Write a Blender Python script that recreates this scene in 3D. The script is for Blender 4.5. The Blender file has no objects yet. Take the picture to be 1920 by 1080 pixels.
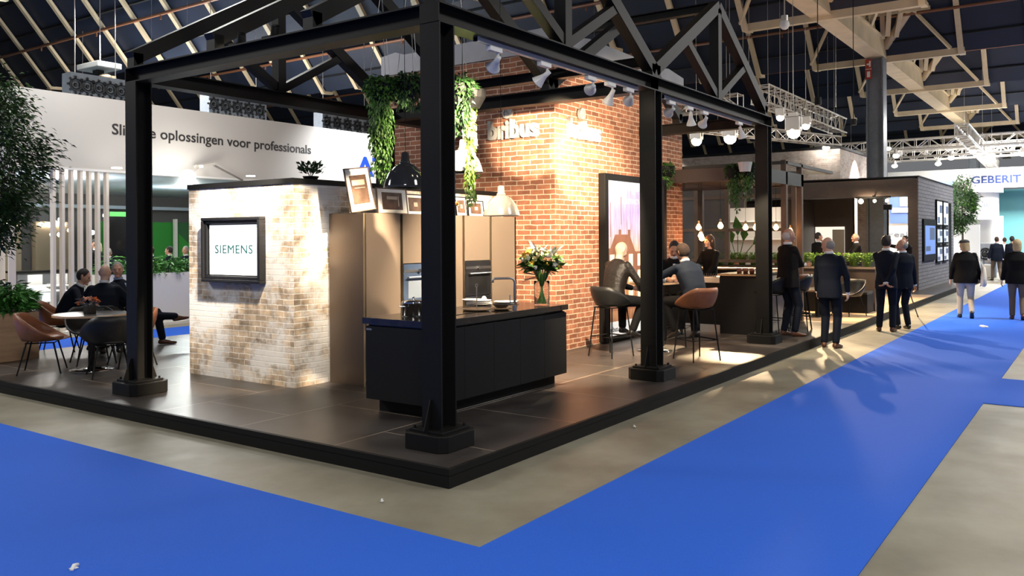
import bpy, math, random
import numpy as np
from mathutils import Vector, Matrix
random.seed(7)
C = bpy.context.scene.collection
sc = bpy.context.scene
PI = math.pi

# ---------------------------------------------------------------- camera
FPX = 1584.6; YAW = 0.61276; ROLL = -0.00595; HY = 445.6
CAM = Vector((-4.689, -3.861, 1.80))
Fw = Vector((math.cos(YAW), math.sin(YAW), 0.0))
R0 = Fw.cross(Vector((0, 0, 1))).normalized(); U0 = R0.cross(Fw)
Rt = math.cos(ROLL)*R0 + math.sin(ROLL)*U0
Up = -math.sin(ROLL)*R0 + math.cos(ROLL)*U0
cd = bpy.data.cameras.new('camera'); co = bpy.data.objects.new('camera', cd); C.objects.link(co)
cd.sensor_width = 36; cd.lens = FPX*36/1920; cd.shift_y = -(540-HY)/1920
cd.clip_start = 0.05; cd.clip_end = 400
m = Matrix((Rt, Up, -Fw)).transposed().to_4x4(); m.translation = CAM
co.matrix_world = m
sc.camera = co

def at(u, v, ax, val):
    """the point of the plane  ax = val  that the photograph shows at pixel (u, v)"""
    d = Fw + Rt*((u-960)/FPX) + Up*((HY-v)/FPX)
    i = 'xyz'.index(ax); t = (val-CAM[i])/d[i]
    return CAM + d*t
def pix(p):
    d = Vector(p)-CAM; z = d.dot(Fw)
    if z <= 0.1: return (-9999, -9999)
    return (960+FPX*d.dot(Rt)/z, HY-FPX*d.dot(Up)/z)
def inview(p, m=120):
    u, v = pix(p); return -m < u < 1920+m and -m < v < 1080+m

# ---------------------------------------------------------------- world and exposure
w = bpy.data.worlds.new('hall_air'); sc.world = w; w.use_nodes = True
w.node_tree.nodes['Background'].inputs[0].default_value = (0.92, 0.95, 1.0, 1)
w.node_tree.nodes['Background'].inputs[1].default_value = 0.18
sc.view_settings.view_transform = 'Standard'; sc.view_settings.look = 'None'
sc.view_settings.exposure = 0.0; sc.view_settings.gamma = 1.0
sc.view_settings.use_curve_mapping = False

# hall lights high under the roof
def area(name, loc, size, watts, col=(1, 0.97, 0.92), rot=(0, 0, 0), sy=None):
    l = bpy.data.lights.new(name, 'AREA'); l.energy = watts; l.size = size; l.color = col
    if sy: l.shape = 'RECTANGLE'; l.size_y = sy
    o = bpy.data.objects.new(name, l); C.objects.link(o); o.location = loc; o.rotation_euler = rot
    return o
area('hall_light', (-6, -5, 7.9), 2.0, 780, (1, 0.98, 0.94))
area('hall_light', (4, -7, 7.9), 2.0, 430, (1, 0.98, 0.94))
area('hall_light', (16, -6, 7.9), 2.0, 1000, (1, 0.97, 0.92))
area('hall_light', (30, -5, 7.9), 2.5, 2000, (1, 0.97, 0.92))
area('hall_light', (44, 0, 7.5), 3.0, 3300, (1, 0.99, 0.97))
area('hall_light', (-5, 12, 7.9), 2.0, 900, (1, 0.98, 0.94))
area('hall_light', (4, 9.5, 7.9), 2.0, 330, (1, 0.98, 0.94))  # extra fill added to brighten the white planter wall and slats
area('hall_light', (8, 18, 7.5), 3.0, 1600, (1, 0.98, 0.95))

SPOTK = 5.0
area('added_roof_fill', (-9, -7, 4.0), 3.0, 700, (1, .93, .82), (PI, 0, 0))  # added up-facing fills, standing in for light bounced onto the roof
area('added_roof_fill', (14, -12, 4.0), 3.0, 900, (1, .93, .82), (PI, 0, 0))
area('added_roof_fill', (34, -10, 4.0), 4.0, 1500, (1, .93, .82), (PI, 0, 0))
area('added_roof_fill', (14, 22, 5.0), 4.0, 1000, (1, .95, .88), (PI, 0, 0))
def spot(name, loc, target, watts, angle=50, blend=0.5, col=(1, 0.80, 0.56), rad=0.04):
    l = bpy.data.lights.new(name, 'SPOT'); l.energy = watts*SPOTK; l.spot_size = math.radians(angle)
    l.spot_blend = blend; l.color = col; l.shadow_soft_size = rad
    o = bpy.data.objects.new(name, l); C.objects.link(o); o.location = loc
    o.rotation_euler = (Vector(target)-Vector(loc)).to_track_quat('-Z', 'Y').to_euler()
    return o
def point(name, loc, watts, col=(1, 0.75, 0.45), rad=0.04):
    l = bpy.data.lights.new(name, 'POINT'); l.energy = watts; l.color = col; l.shadow_soft_size = rad
    o = bpy.data.objects.new(name, l); C.objects.link(o); o.location = loc
    return o

# ---------------------------------------------------------------- materials
MATS = {}
def _new(name):
    m = bpy.data.materials.new(name); m.use_nodes = True
    nt = m.node_tree; b = nt.nodes['Principled BSDF']; MATS[name] = m
    return m, nt, b
def mat(name, col, rough=0.5, metal=0.0, noise=0.0, nscale=8.0, bump=0.0, bscale=40.0, spec=0.5, emit=None, estr=0.0, coat=0.0, sheen=0.0, stretch=None):
    if name in MATS: return MATS[name]
    m, nt, b = _new(name)
    b.inputs['Base Color'].default_value = (*col, 1); b.inputs['Roughness'].default_value = rough
    b.inputs['Metallic'].default_value = metal; b.inputs['Specular IOR Level'].default_value = spec
    if coat: b.inputs['Coat Weight'].default_value = coat
    if sheen: b.inputs['Sheen Weight'].default_value = sheen
    tc = nt.nodes.new('ShaderNodeTexCoord'); vec = tc.outputs['Object']
    if stretch:
        mp = nt.nodes.new('ShaderNodeMapping'); mp.inputs['Scale'].default_value = stretch
        nt.links.new(vec, mp.inputs['Vector']); vec = mp.outputs['Vector']
    if noise:
        n = nt.nodes.new('ShaderNodeTexNoise'); n.inputs['Scale'].default_value = nscale; n.inputs['Detail'].default_value = 6
        nt.links.new(vec, n.inputs['Vector'])
        r = nt.nodes.new('ShaderNodeMapRange'); r.inputs['From Min'].default_value = 0.3; r.inputs['From Max'].default_value = 0.7
        r.inputs['To Min'].default_value = 1-noise; r.inputs['To Max'].default_value = 1+noise
        nt.links.new(n.outputs['Fac'], r.inputs['Value'])
        mx = nt.nodes.new('ShaderNodeVectorMath'); mx.operation = 'SCALE'; mx.inputs[0].default_value = col
        nt.links.new(r.outputs['Result'], mx.inputs['Scale']); nt.links.new(mx.outputs['Vector'], b.inputs['Base Color'])
    if bump:
        n = nt.nodes.new('ShaderNodeTexNoise'); n.inputs['Scale'].default_value = bscale; n.inputs['Detail'].default_value = 5
        nt.links.new(vec, n.inputs['Vector'])
        bm = nt.nodes.new('ShaderNodeBump'); bm.inputs['Strength'].default_value = bump; bm.inputs['Distance'].default_value = 0.02
        nt.links.new(n.outputs['Fac'], bm.inputs['Height']); nt.links.new(bm.outputs['Normal'], b.inputs['Normal'])
    if emit:
        b.inputs['Emission Color'].default_value = (*emit, 1); b.inputs['Emission Strength'].default_value = estr
    return m
def ramp(nt, stops):
    r = nt.nodes.new('ShaderNodeValToRGB'); e = r.color_ramp.elements
    e[0].position, e[0].color = stops[0][0], (*stops[0][1], 1)
    e[1].position, e[1].color = stops[-1][0], (*stops[-1][1], 1)
    for p, c in stops[1:-1]:
        x = e.new(p); x.color = (*c, 1)
    return r
def brick(name, c1, c2, mortar, bw=0.21, rh=0.062, ms=0.008, rough=0.85, wash=0.0, washcol=(0.8, 0.77, 0.72), washscale=1.2, wlo=0.45, whi=0.6, blotch=0.25):
    m, nt, b = _new(name); L = nt.links
    uv = nt.nodes.new('ShaderNodeTexCoord'); 
    t = nt.nodes.new('ShaderNodeTexBrick'); L.new(uv.outputs['UV'], t.inputs['Vector'])
    # wobble the joints
    wn = nt.nodes.new('ShaderNodeTexNoise'); wn.inputs['Scale'].default_value = 6; L.new(uv.outputs['UV'], wn.inputs['Vector'])
    ws = nt.nodes.new('ShaderNodeVectorMath'); ws.operation = 'SCALE'; ws.inputs['Scale'].default_value = 0.022
    sb = nt.nodes.new('ShaderNodeVectorMath'); sb.operation = 'SUBTRACT'; sb.inputs[1].default_value = (0.5, 0.5, 0.5)
    L.new(wn.outputs['Color'], sb.inputs[0]); L.new(sb.outputs[0], ws.inputs[0])
    ad = nt.nodes.new('ShaderNodeVectorMath'); L.new(uv.outputs['UV'], ad.inputs[0]); L.new(ws.outputs[0], ad.inputs[1]); L.new(ad.outputs[0], t.inputs['Vector'])
    t.inputs['Scale'].default_value = 1; t.inputs['Brick Width'].default_value = bw; t.inputs['Row Height'].default_value = rh
    t.inputs['Mortar Size'].default_value = ms; t.inputs['Mortar Smooth'].default_value = 0.3; t.inputs['Bias'].default_value = 0.0
    t.inputs['Color1'].default_value = (*c1, 1); t.inputs['Color2'].default_value = (*c2, 1); t.inputs['Mortar'].default_value = (*mortar, 1)
    n = nt.nodes.new('ShaderNodeTexNoise'); n.inputs['Scale'].default_value = 7; n.inputs['Detail'].default_value = 8; L.new(uv.outputs['UV'], n.inputs['Vector'])
    r = nt.nodes.new('ShaderNodeMapRange'); r.inputs['From Min'].default_value = 0.3; r.inputs['From Max'].default_value = 0.7
    r.inputs['To Min'].default_value = 1-blotch; r.inputs['To Max'].default_value = 1+blotch; L.new(n.outputs['Fac'], r.inputs['Value'])
    v = nt.nodes.new('ShaderNodeVectorMath'); v.operation = 'SCALE'; L.new(t.outputs['Color'], v.inputs[0]); L.new(r.outputs['Result'], v.inputs['Scale'])
    out = v.outputs['Vector']
    if wash:
        n2 = nt.nodes.new('ShaderNodeTexNoise'); n2.inputs['Scale'].default_value = washscale; n2.inputs['Detail'].default_value = 7; n2.inputs['Roughness'].default_value = 0.62; L.new(uv.outputs['UV'], n2.inputs['Vector'])
        r2 = nt.nodes.new('ShaderNodeMapRange'); r2.inputs['From Min'].default_value = wlo; r2.inputs['From Max'].default_value = whi
        r2.inputs['To Max'].default_value = wash; L.new(n2.outputs['Fac'], r2.inputs['Value'])
        mx = nt.nodes.new('ShaderNodeMix'); mx.data_type = 'RGBA'; L.new(r2.outputs['Result'], mx.inputs['Factor']); L.new(out, mx.inputs['A']); mx.inputs['B'].default_value = (*washcol, 1)
        out = mx.outputs['Result']
    L.new(out, b.inputs['Base Color']); b.inputs['Roughness'].default_value = rough; b.inputs['Specular IOR Level'].default_value = 0.2
    bm = nt.nodes.new('ShaderNodeBump'); bm.inputs['Strength'].default_value = 0.6; bm.inputs['Distance'].default_value = 0.012; bm.invert = True
    L.new(t.outputs['Fac'], bm.inputs['Height']); L.new(bm.outputs['Normal'], b.inputs['Normal'])
    return m

steel = mat('black_steel', (0.0075, 0.0072, 0.0068), 0.5, 0.0, noise=0.15, nscale=3, spec=0.2)
beamm = mat('black_beam_paint', (0.0085, 0.0078, 0.007), 0.5, spec=0.2)
cream = mat('cream_steel', (0.74, 0.60, 0.40), 0.55, noise=0.12, nscale=1.5)
navy = mat('roof_dark', (0.011, 0.019, 0.042), 0.6, noise=0.25, nscale=0.6)
navyline = mat('roof_joint', (0.004, 0.005, 0.008), 0.7)
pipe = mat('sprinkler_pipe', (0.24, 0.10, 0.05), 0.45)
greyst = mat('grey_steel', (0.22, 0.24, 0.27), 0.4, 0.0, noise=0.1)
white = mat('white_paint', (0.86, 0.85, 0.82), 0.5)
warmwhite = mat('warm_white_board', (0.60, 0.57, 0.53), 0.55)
slatw = mat('slat_wood', (0.86, 0.78, 0.68), 0.5)
chrome = mat('chrome', (0.8, 0.8, 0.8), 0.12, 1.0)
brushed = mat('brushed_steel', (0.55, 0.54, 0.52), 0.3, 1.0)
galv = mat('aluminium', (0.62, 0.58, 0.53), 0.35, 0.6)
blackm = mat('matt_black', (0.006, 0.006, 0.006), 0.6, spec=0.2)
blackg = mat('black_gloss', (0.008, 0.008, 0.009), 0.12)
island_m = mat('island_front', (0.010, 0.010, 0.010), 0.55, spec=0.2, bump=0.05, bscale=300)
counter = mat('counter_stone', (0.020, 0.016, 0.014), 0.16, spec=0.4, noise=0.3, nscale=12)
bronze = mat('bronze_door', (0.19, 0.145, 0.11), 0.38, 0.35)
bronze_shaded = mat('bronze_side_shaded', (0.10, 0.072, 0.053), 0.42, 0.3)  # bronze with the shade of the cabinet side put into its colour
gold = mat('brass_edge', (0.55, 0.43, 0.28), 0.3, 0.9)
tan = mat('tan_leather', (0.22, 0.078, 0.030), 0.42, noise=0.12, nscale=12, bump=0.15, bscale=120)
chairblk = mat('black_leather', (0.009, 0.009, 0.009), 0.42, spec=0.35, bump=0.15, bscale=120)
leather = mat('jacket_leather', (0.010, 0.008, 0.007), 0.45, bump=0.7, bscale=22, spec=0.25)
plywood = mat('plywood', (0.52, 0.33, 0.19), 0.55, noise=0.15, nscale=3, stretch=(1, 1, 6))
darkwood = mat('dark_brown_board', (0.050, 0.033, 0.024), 0.5, noise=0.15, nscale=5, stretch=(1, 1, 5))
brownwood = mat('brown_timber', (0.13, 0.085, 0.055), 0.5, noise=0.15, nscale=4)
glass = mat('clear_glass', (1, 1, 1), 0.02); glass.node_tree.nodes['Principled BSDF'].inputs['Transmission Weight'].default_value = 1.0; glass.node_tree.nodes['Principled BSDF'].inputs['IOR'].default_value = 1.12
bulbg = mat('bulb_glow', (1, 0.7, 0.4), 0.4, emit=(1.0, 0.42, 0.13), estr=22)
lampw = mat('lamp_glow_warm', (1, 0.9, 0.7), 0.4, emit=(1.0, 0.80, 0.55), estr=30)
lampc = mat('lamp_glow_white', (1, 1, 1), 0.4, emit=(1.0, 0.97, 0.92), estr=9)
shellw = mat('white_plastic', (0.74, 0.84, 0.87), 0.35)
soil = mat('soil', (0.03, 0.02, 0.012), 0.9)
pot = mat('white_ceramic', (0.72, 0.70, 0.66), 0.3)
grn = [mat('leaf_dark', (0.020, 0.060, 0.014), 0.45, noise=0.4, nscale=5), mat('leaf_mid', (0.050, 0.13, 0.020), 0.45, noise=0.4, nscale=5),
       mat('leaf_light', (0.16, 0.27, 0.04), 0.45, noise=0.35, nscale=5), mat('leaf_fern', (0.07, 0.26, 0.04), 0.45, noise=0.4, nscale=5)]
bark = mat('bark', (0.07, 0.05, 0.035), 0.8, bump=0.4)
plaster = mat('grey_plaster', (0.42, 0.42, 0.44), 0.7, noise=0.15, nscale=2)
greywall = mat('grey_wall', (0.16, 0.165, 0.175), 0.6)
greenp = mat('green_panel', (0.035, 0.30, 0.045), 0.5)
greend = mat('green_panel_dark', (0.03, 0.13, 0.05), 0.5)
ceilb = mat('pale_blue_board', (0.48, 0.60, 0.72), 0.5)
teal = mat('teal_board', (0.18, 0.50, 0.50), 0.5)
bluebrand = mat('sign_blue', (0.004, 0.045, 0.42), 0.4)
navybrand = mat('sign_navy', (0.02, 0.05, 0.22), 0.4)
textblk = mat('sign_black', (0.03, 0.028, 0.03), 0.5)
cyan = mat('sign_teal_ink', (0.0, 0.055, 0.055), 0.5, emit=(0.0, 0.22, 0.21), estr=0.0)
screenw = mat('screen_white', (0.8, 0.8, 0.8), 0.3, emit=(0.93, 0.96, 1.0), estr=0.9)
brickred = brick('red_brick', (0.40, 0.165, 0.095), (0.22, 0.090, 0.055), (0.62, 0.48, 0.36), bw=0.235, rh=0.0735, ms=0.0075)
brickwash = brick('whitewashed_brick', (0.52, 0.40, 0.28), (0.30, 0.23, 0.17), (0.62, 0.58, 0.52), bw=0.20, rh=0.066, ms=0.006, wash=0.95, washcol=(0.66, 0.64, 0.62), washscale=1.7, wlo=0.46, whi=0.56, blotch=0.5)
brickwhite = brick('pale_brick', (0.40, 0.30, 0.25), (0.50, 0.42, 0.37), (0.55, 0.50, 0.46), bw=0.3, rh=0.075, wash=0.7, washcol=(0.52, 0.46, 0.42), washscale=2.5)
brickgrey = brick('grey_painted_brick', (0.20, 0.20, 0.215), (0.17, 0.17, 0.185), (0.075, 0.075, 0.08), bw=0.5, rh=0.11, ms=0.010, blotch=0.1)

# floors
def floor_mats():
    m, nt, b = _new('polished_concrete'); L = nt.links; tc = nt.nodes.new('ShaderNodeTexCoord')
    n = nt.nodes.new('ShaderNodeTexNoise'); n.inputs['Scale'].default_value = 0.9; n.inputs['Detail'].default_value = 9; n.inputs['Roughness'].default_value = 0.6; L.new(tc.outputs['Object'], n.inputs['Vector'])
    r = ramp(nt, [(0.30, (0.155, 0.138, 0.098)), (0.5, (0.225, 0.205, 0.150)), (0.72, (0.30, 0.285, 0.215))]); L.new(n.outputs['Fac'], r.inputs['Fac'])
    L.new(r.outputs['Color'], b.inputs['Base Color'])
    n2 = nt.nodes.new('ShaderNodeTexNoise'); n2.inputs['Scale'].default_value = 3; n2.inputs['Detail'].default_value = 6; L.new(tc.outputs['Object'], n2.inputs['Vector'])
    r2 = nt.nodes.new('ShaderNodeMapRange'); r2.inputs['To Min'].default_value = 0.42; r2.inputs['To Max'].default_value = 0.65; L.new(n2.outputs['Fac'], r2.inputs['Value']); L.new(r2.outputs['Result'], b.inputs['Roughness'])
    c, nt, b = _new('blue_carpet'); L = nt.links; tc = nt.nodes.new('ShaderNodeTexCoord')
    n = nt.nodes.new('ShaderNodeTexNoise'); n.inputs['Scale'].default_value = 350; n.inputs['Detail'].default_value = 2; L.new(tc.outputs['Object'], n.inputs['Vector'])
    r = ramp(nt, [(0.3, (0.020, 0.100, 0.54)), (0.7, (0.030, 0.140, 0.70))]); L.new(n.outputs['Fac'], r.inputs['Fac']); L.new(r.outputs['Color'], b.inputs['Base Color'])
    b.inputs['Roughness'].default_value = 0.85; b.inputs['Specular IOR Level'].default_value = 0.15
    bm = nt.nodes.new('ShaderNodeBump'); bm.inputs['Strength'].default_value = 0.3; bm.inputs['Distance'].default_value = 0.003; L.new(n.outputs['Fac'], bm.inputs['Height']); L.new(bm.outputs['Normal'], b.inputs['Normal'])
    t, nt, b = _new('dark_tiles'); L = nt.links; tc = nt.nodes.new('ShaderNodeTexCoord')
    k = nt.nodes.new('ShaderNodeTexBrick'); k.offset = 0.5; L.new(tc.outputs['Object'], k.inputs['Vector'])
    for a, v in (('Scale', 1), ('Brick Width', 1.22), ('Row Height', 1.22), ('Mortar Size', 0.006), ('Mortar Smooth', 0.1)): k.inputs[a].default_value = v
    k.inputs['Color1'].default_value = (0.036, 0.031, 0.029, 1); k.inputs['Color2'].default_value = (0.046, 0.040, 0.037, 1); k.inputs['Mortar'].default_value = (0.26, 0.20, 0.15, 1)
    n = nt.nodes.new('ShaderNodeTexNoise'); n.inputs['Scale'].default_value = 2.2; n.inputs['Detail'].default_value = 8; L.new(tc.outputs['Object'], n.inputs['Vector'])
    r = nt.nodes.new('ShaderNodeMapRange'); r.inputs['From Min'].default_value = 0.3; r.inputs['From Max'].default_value = 0.7; r.inputs['To Min'].default_value = 0.7; r.inputs['To Max'].default_value = 1.5; L.new(n.outputs['Fac'], r.inputs['Value'])
    v = nt.nodes.new('ShaderNodeVectorMath'); v.operation = 'SCALE'; L.new(k.outputs['Color'], v.inputs[0]); L.new(r.outputs['Result'], v.inputs['Scale']); L.new(v.outputs['Vector'], b.inputs['Base Color'])
    r2 = nt.nodes.new('ShaderNodeMapRange'); r2.inputs['To Min'].default_value = 0.26; r2.inputs['To Max'].default_value = 0.46; L.new(n.outputs['Fac'], r2.inputs['Value']); L.new(r2.outputs['Result'], b.inputs['Roughness'])
    wf, nt, b = _new('oak_floor'); L = nt.links; tc = nt.nodes.new('ShaderNodeTexCoord')
    k = nt.nodes.new('ShaderNodeTexBrick'); L.new(tc.outputs['Object'], k.inputs['Vector'])
    for a, v in (('Scale', 1), ('Brick Width', 1.4), ('Row Height', 0.14), ('Mortar Size', 0.002)): k.inputs[a].default_value = v
    k.inputs['Color1'].default_value = (0.50, 0.33, 0.19, 1); k.inputs['Color2'].default_value = (0.62, 0.43, 0.26, 1); k.inputs['Mortar'].default_value = (0.2, 0.12, 0.07, 1)
    L.new(k.outputs['Color'], b.inputs['Base Color']); b.inputs['Roughness'].default_value = 0.4
    return m, c, t, wf
concrete, carpet, tiles, oak = floor_mats()

# ---------------------------------------------------------------- mesh builder
class MB:
    def __init__(s): s.v = []; s.f = []; s.uv = []; s.mi = []; s.cur = 0
    def add(s, vs, fs, uvs=None):
        o = len(s.v); s.v += [tuple(p) for p in vs]
        for i, f in enumerate(fs):
            s.f.append(tuple(o+k for k in f)); s.uv.append(uvs[i] if uvs else None); s.mi.append(s.cur)
        return s
    def box(s, x0, x1, y0, y1, z0, z1, M=None, ch=0.0):
        if x0 > x1: x0, x1 = x1, x0
        if y0 > y1: y0, y1 = y1, y0
        vs = [(x0,y0,z0),(x1,y0,z0),(x1,y1,z0),(x0,y1,z0),(x0,y0,z1),(x1,y0,z1),(x1,y1,z1),(x0,y1,z1)]
        fs = [(0,3,2,1),(4,5,6,7),(0,1,5,4),(1,2,6,5),(2,3,7,6),(3,0,4,7)]
        uv = []
        for k, f in enumerate(fs):
            a = {0:(0,1),1:(0,1),2:(0,2),3:(1,2),4:(0,2),5:(1,2)}[k]
            uv.append([(vs[i][a[0]], vs[i][a[1]]) for i in f])
        if M is not None: vs = [M @ Vector(p) for p in vs]
        return s.add(vs, fs, uv)
    def bar(s, a, b, w, h, up=(0, 0, 1)):
        """rectangular bar from a to b, w across, h along up"""
        a = Vector(a); b = Vector(b); d = (b-a); L = d.length; d.normalize()
        sd = d.cross(Vector(up)); 
        if sd.length < 1e-4: sd = d.cross(Vector((1, 0, 0)))
        sd.normalize(); u = sd.cross(d)
        M = Matrix((d, -sd, u)).transposed().to_4x4(); M.translation = a
        return s.box(0, L, -w/2, w/2, -h/2, h/2, M)
    def ibeam(s, a, b, w, h, t=0.012, up=(0, 0, 1)):
        a = Vector(a); b = Vector(b); d = (b-a); L = d.length; d.normalize()
        sd = d.cross(Vector(up)); 
        if sd.length < 1e-4: sd = d.cross(Vector((1, 0, 0)))
        sd.normalize(); u = sd.cross(d)
        M = Matrix((d, -sd, u)).transposed().to_4x4(); M.translation = a
        s.box(0, L, -w/2, w/2, -h/2, -h/2+t, M); s.box(0, L, -w/2, w/2, h/2-t, h/2, M); s.box(0, L, -t*.45, t*.45, -h/2+t*.5, h/2-t*.5, M)
        return s
    def tube(s, pts, r, n=8, r1=None, cap=True):
        pts = [Vector(p) for p in pts]; N = len(pts); base = len(s.v); ref = None
        for i, p in enumerate(pts):
            d = (pts[min(i+1, N-1)]-pts[max(i-1, 0)]).normalized()
            if ref is None:
                ref = d.cross(Vector((0, 0, 1)));
                if ref.length < 1e-3: ref = d.cross(Vector((1, 0, 0)))
            x = (ref - d*ref.dot(d)).normalized(); y = d.cross(x); ref = x
            rr = r if r1 is None else r+(r1-r)*i/(N-1)
            for k in range(n):
                a = 2*PI*k/n; s.v.append(tuple(p + x*math.cos(a)*rr + y*math.sin(a)*rr))
        for i in range(N-1):
            for k in range(n):
                s.f.append((base+i*n+k, base+i*n+(k+1)%n, base+(i+1)*n+(k+1)%n, base+(i+1)*n+k)); s.uv.append(None); s.mi.append(s.cur)
        if cap:
            s.f.append(tuple(base+k for k in reversed(range(n)))); s.f.append(tuple(base+(N-1)*n+k for k in range(n)))
            s.uv += [None, None]; s.mi += [s.cur, s.cur]
        return s
    def lathe(s, prof, c=(0, 0, 0), n=24, M=None):
        """prof: list of (r, z)"""
        base = len(s.v); N = len(prof); c = Vector(c)
        for r, z in prof:
            for k in range(n):
                a = 2*PI*k/n; p = Vector((r*math.cos(a), r*math.sin(a), z))
                if M is not None: p = M @ p
                s.v.append(tuple(c+p))
        for i in range(N-1):
            for k in range(n):
                s.f.append((base+i*n+k, base+i*n+(k+1)%n, base+(i+1)*n+(k+1)%n, base+(i+1)*n+k)); s.uv.append(None); s.mi.append(s.cur)
        if prof[0][0] > 1e-5: s.f.append(tuple(base+k for k in reversed(range(n)))); s.uv.append(None); s.mi.append(s.cur)
        if prof[-1][0] > 1e-5: s.f.append(tuple(base+(N-1)*n+k for k in range(n))); s.uv.append(None); s.mi.append(s.cur)
        return s
    def cyl(s, c, r, z0, z1, n=24): return s.lathe([(r, z0), (r, z1)], c, n)
    def ball(s, c, r, n=12, sc_=(1, 1, 1), M=None):
        c = Vector(c); base = len(s.v); m_ = n//2
        for i in range(m_+1):
            t = PI*i/m_
            for k in range(n):
                a = 2*PI*k/n; p = Vector((math.sin(t)*math.cos(a)*sc_[0], math.sin(t)*math.sin(a)*sc_[1], -math.cos(t)*sc_[2]))*r
                if M is not None: p = M @ p
                s.v.append(tuple(c+p))
        for i in range(m_):
            for k in range(n):
                s.f.append((base+i*n+k, base+i*n+(k+1)%n, base+(i+1)*n+(k+1)%n, base+(i+1)*n+k)); s.uv.append(None); s.mi.append(s.cur)
        return s
    def prism(s, poly, ax, t0, t1):
        """poly in the plane normal to ax, extruded t0..t1; poly coords in the order of the two other axes"""
        def P(a, b, t): return {'x': (t, a, b), 'y': (a, t, b), 'z': (a, b, t)}[ax]
        n = len(poly); vs = [P(a, b, t0) for a, b in poly]+[P(a, b, t1) for a, b in poly]
        fs = [tuple(range(n)), tuple(range(2*n-1, n-1, -1))]+[(i, n+i, n+(i+1) % n, (i+1) % n) for i in range(n)]
        uv = [[(a, b) for a, b in poly], [(a, b) for a, b in reversed(poly)]]+[[(0, 0)]*4]*n
        return s.add(vs, fs, uv)
    def leaf(s, p, d, size, wd=0.45, up=None):
        """a pointed leaf: two bent quads"""
        p = Vector(p); d = Vector(d).normalized()
        sd = d.cross(Vector(up) if up else Vector((random.uniform(-1, 1), random.uniform(-1, 1), 1.2)))
        if sd.length < 1e-3: sd = Vector((1, 0, 0))
        sd.normalize(); nn = sd.cross(d)
        m1 = p+d*size*.45; tip = p+d*size-nn*size*.12
        return s.add([p, m1+sd*size*wd*.5+nn*size*.08, tip, m1-sd*size*wd*.5+nn*size*.08, m1-nn*0.0], [(0, 1, 2, 4), (0, 4, 2, 3)])
    def build(s, name, mt, parent=None, smooth=False, bevel=0.0):
        me = bpy.data.meshes.new(name); off = Vector((0, 0, 0)); q = parent
        while q is not None: off += q.location; q = q.parent
        me.from_pydata([(p[0]-off.x, p[1]-off.y, p[2]-off.z) for p in s.v], [], s.f)
        ms = mt if isinstance(mt, (list, tuple)) else [mt]
        for x in ms: me.materials.append(x)
        if len(ms) > 1: me.polygons.foreach_set('material_index', s.mi)
        if any(u is not None for u in s.uv):
            l = me.uv_layers.new(name='UVMap'); i = 0; data = []
            for f, u in zip(s.f, s.uv):
                for k in range(len(f)): data += (u[k] if u else (0, 0))
            l.data.foreach_set('uv', data)
        if smooth: me.polygons.foreach_set('use_smooth', [True]*len(me.polygons))
        me.update()
        o = bpy.data.objects.new(name, me); C.objects.link(o)
        if parent is not None: o.parent = parent
        if bevel:
            b = o.modifiers.new('bevel', 'BEVEL'); b.width = bevel; b.segments = 2; b.limit_method = 'ANGLE'
        return o
def tag(o, label=None, cat=None, group=None, kind=None):
    if label: o['label'] = label
    if cat: o['category'] = cat
    if group: o['group'] = group
    if kind: o['kind'] = kind
    return o
def thing(name, label, cat, loc=(0, 0, 0), rz=0, group=None):
    o = bpy.data.objects.new(name, None); C.objects.link(o); o.location = loc; o.rotation_euler = (0, 0, rz); o.empty_display_size = 0.1
    return tag(o, label, cat, group)
def copy_tree(o, parent=None):
    c = o.copy(); C.objects.link(c)
    if parent is not None: c.parent = parent
    for ch in list(o.children): copy_tree(ch, c)
    return c
def struct(o): o['kind'] = 'structure'; return o
_fc = {}
def text(name, body, org, xdir, up, width=None, height=None, extrude=0.01, mt=None, parent=None, bold=0.0, spacing=1.0, center=False):
    """lettering whose baseline starts at org, running along xdir"""
    cu = bpy.data.curves.new(name, 'FONT'); cu.body = body; cu.size = 1; cu.extrude = 0.0; cu.offset = bold; cu.space_character = spacing; cu.resolution_u = 3
    cu.extrude = 0.05
    o = bpy.data.objects.new(name, cu); C.objects.link(o)
    me = bpy.data.meshes.new_from_object(o.evaluated_get(bpy.context.evaluated_depsgraph_get()))
    bpy.data.objects.remove(o)
    co_ = np.zeros(len(me.vertices)*3); me.vertices.foreach_get('co', co_); co_ = co_.reshape(-1, 3)
    x0, x1 = co_[:, 0].min(), co_[:, 0].max(); y0, y1 = co_[:, 1].min(), co_[:, 1].max()
    caph = 0.729
    sx = width/(x1-x0) if width else None; sy = height/caph if height else None
    if sx is None: sx = sy
    if sy is None: sy = sx
    xd = Vector(xdir).normalized(); ud = Vector(up).normalized(); nd = xd.cross(ud)
    off = Vector((0, 0, 0)); q = parent
    while q is not None: off += q.location; q = q.parent
    O = Vector(org)-off
    if center: O -= xd*(x1-x0)*sx/2
    out = []
    for c in co_:
        p = O+xd*((c[0]-x0)*sx)+ud*(c[1]*sy)+nd*(c[2]/0.05*extrude); out += [p.x, p.y, p.z]
    me.vertices.foreach_set('co', out); me.materials.clear(); me.materials.append(mt); me.update()
    ob = bpy.data.objects.new(name, me); C.objects.link(ob)
    if parent is not None: ob.parent = parent
    return ob
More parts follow.
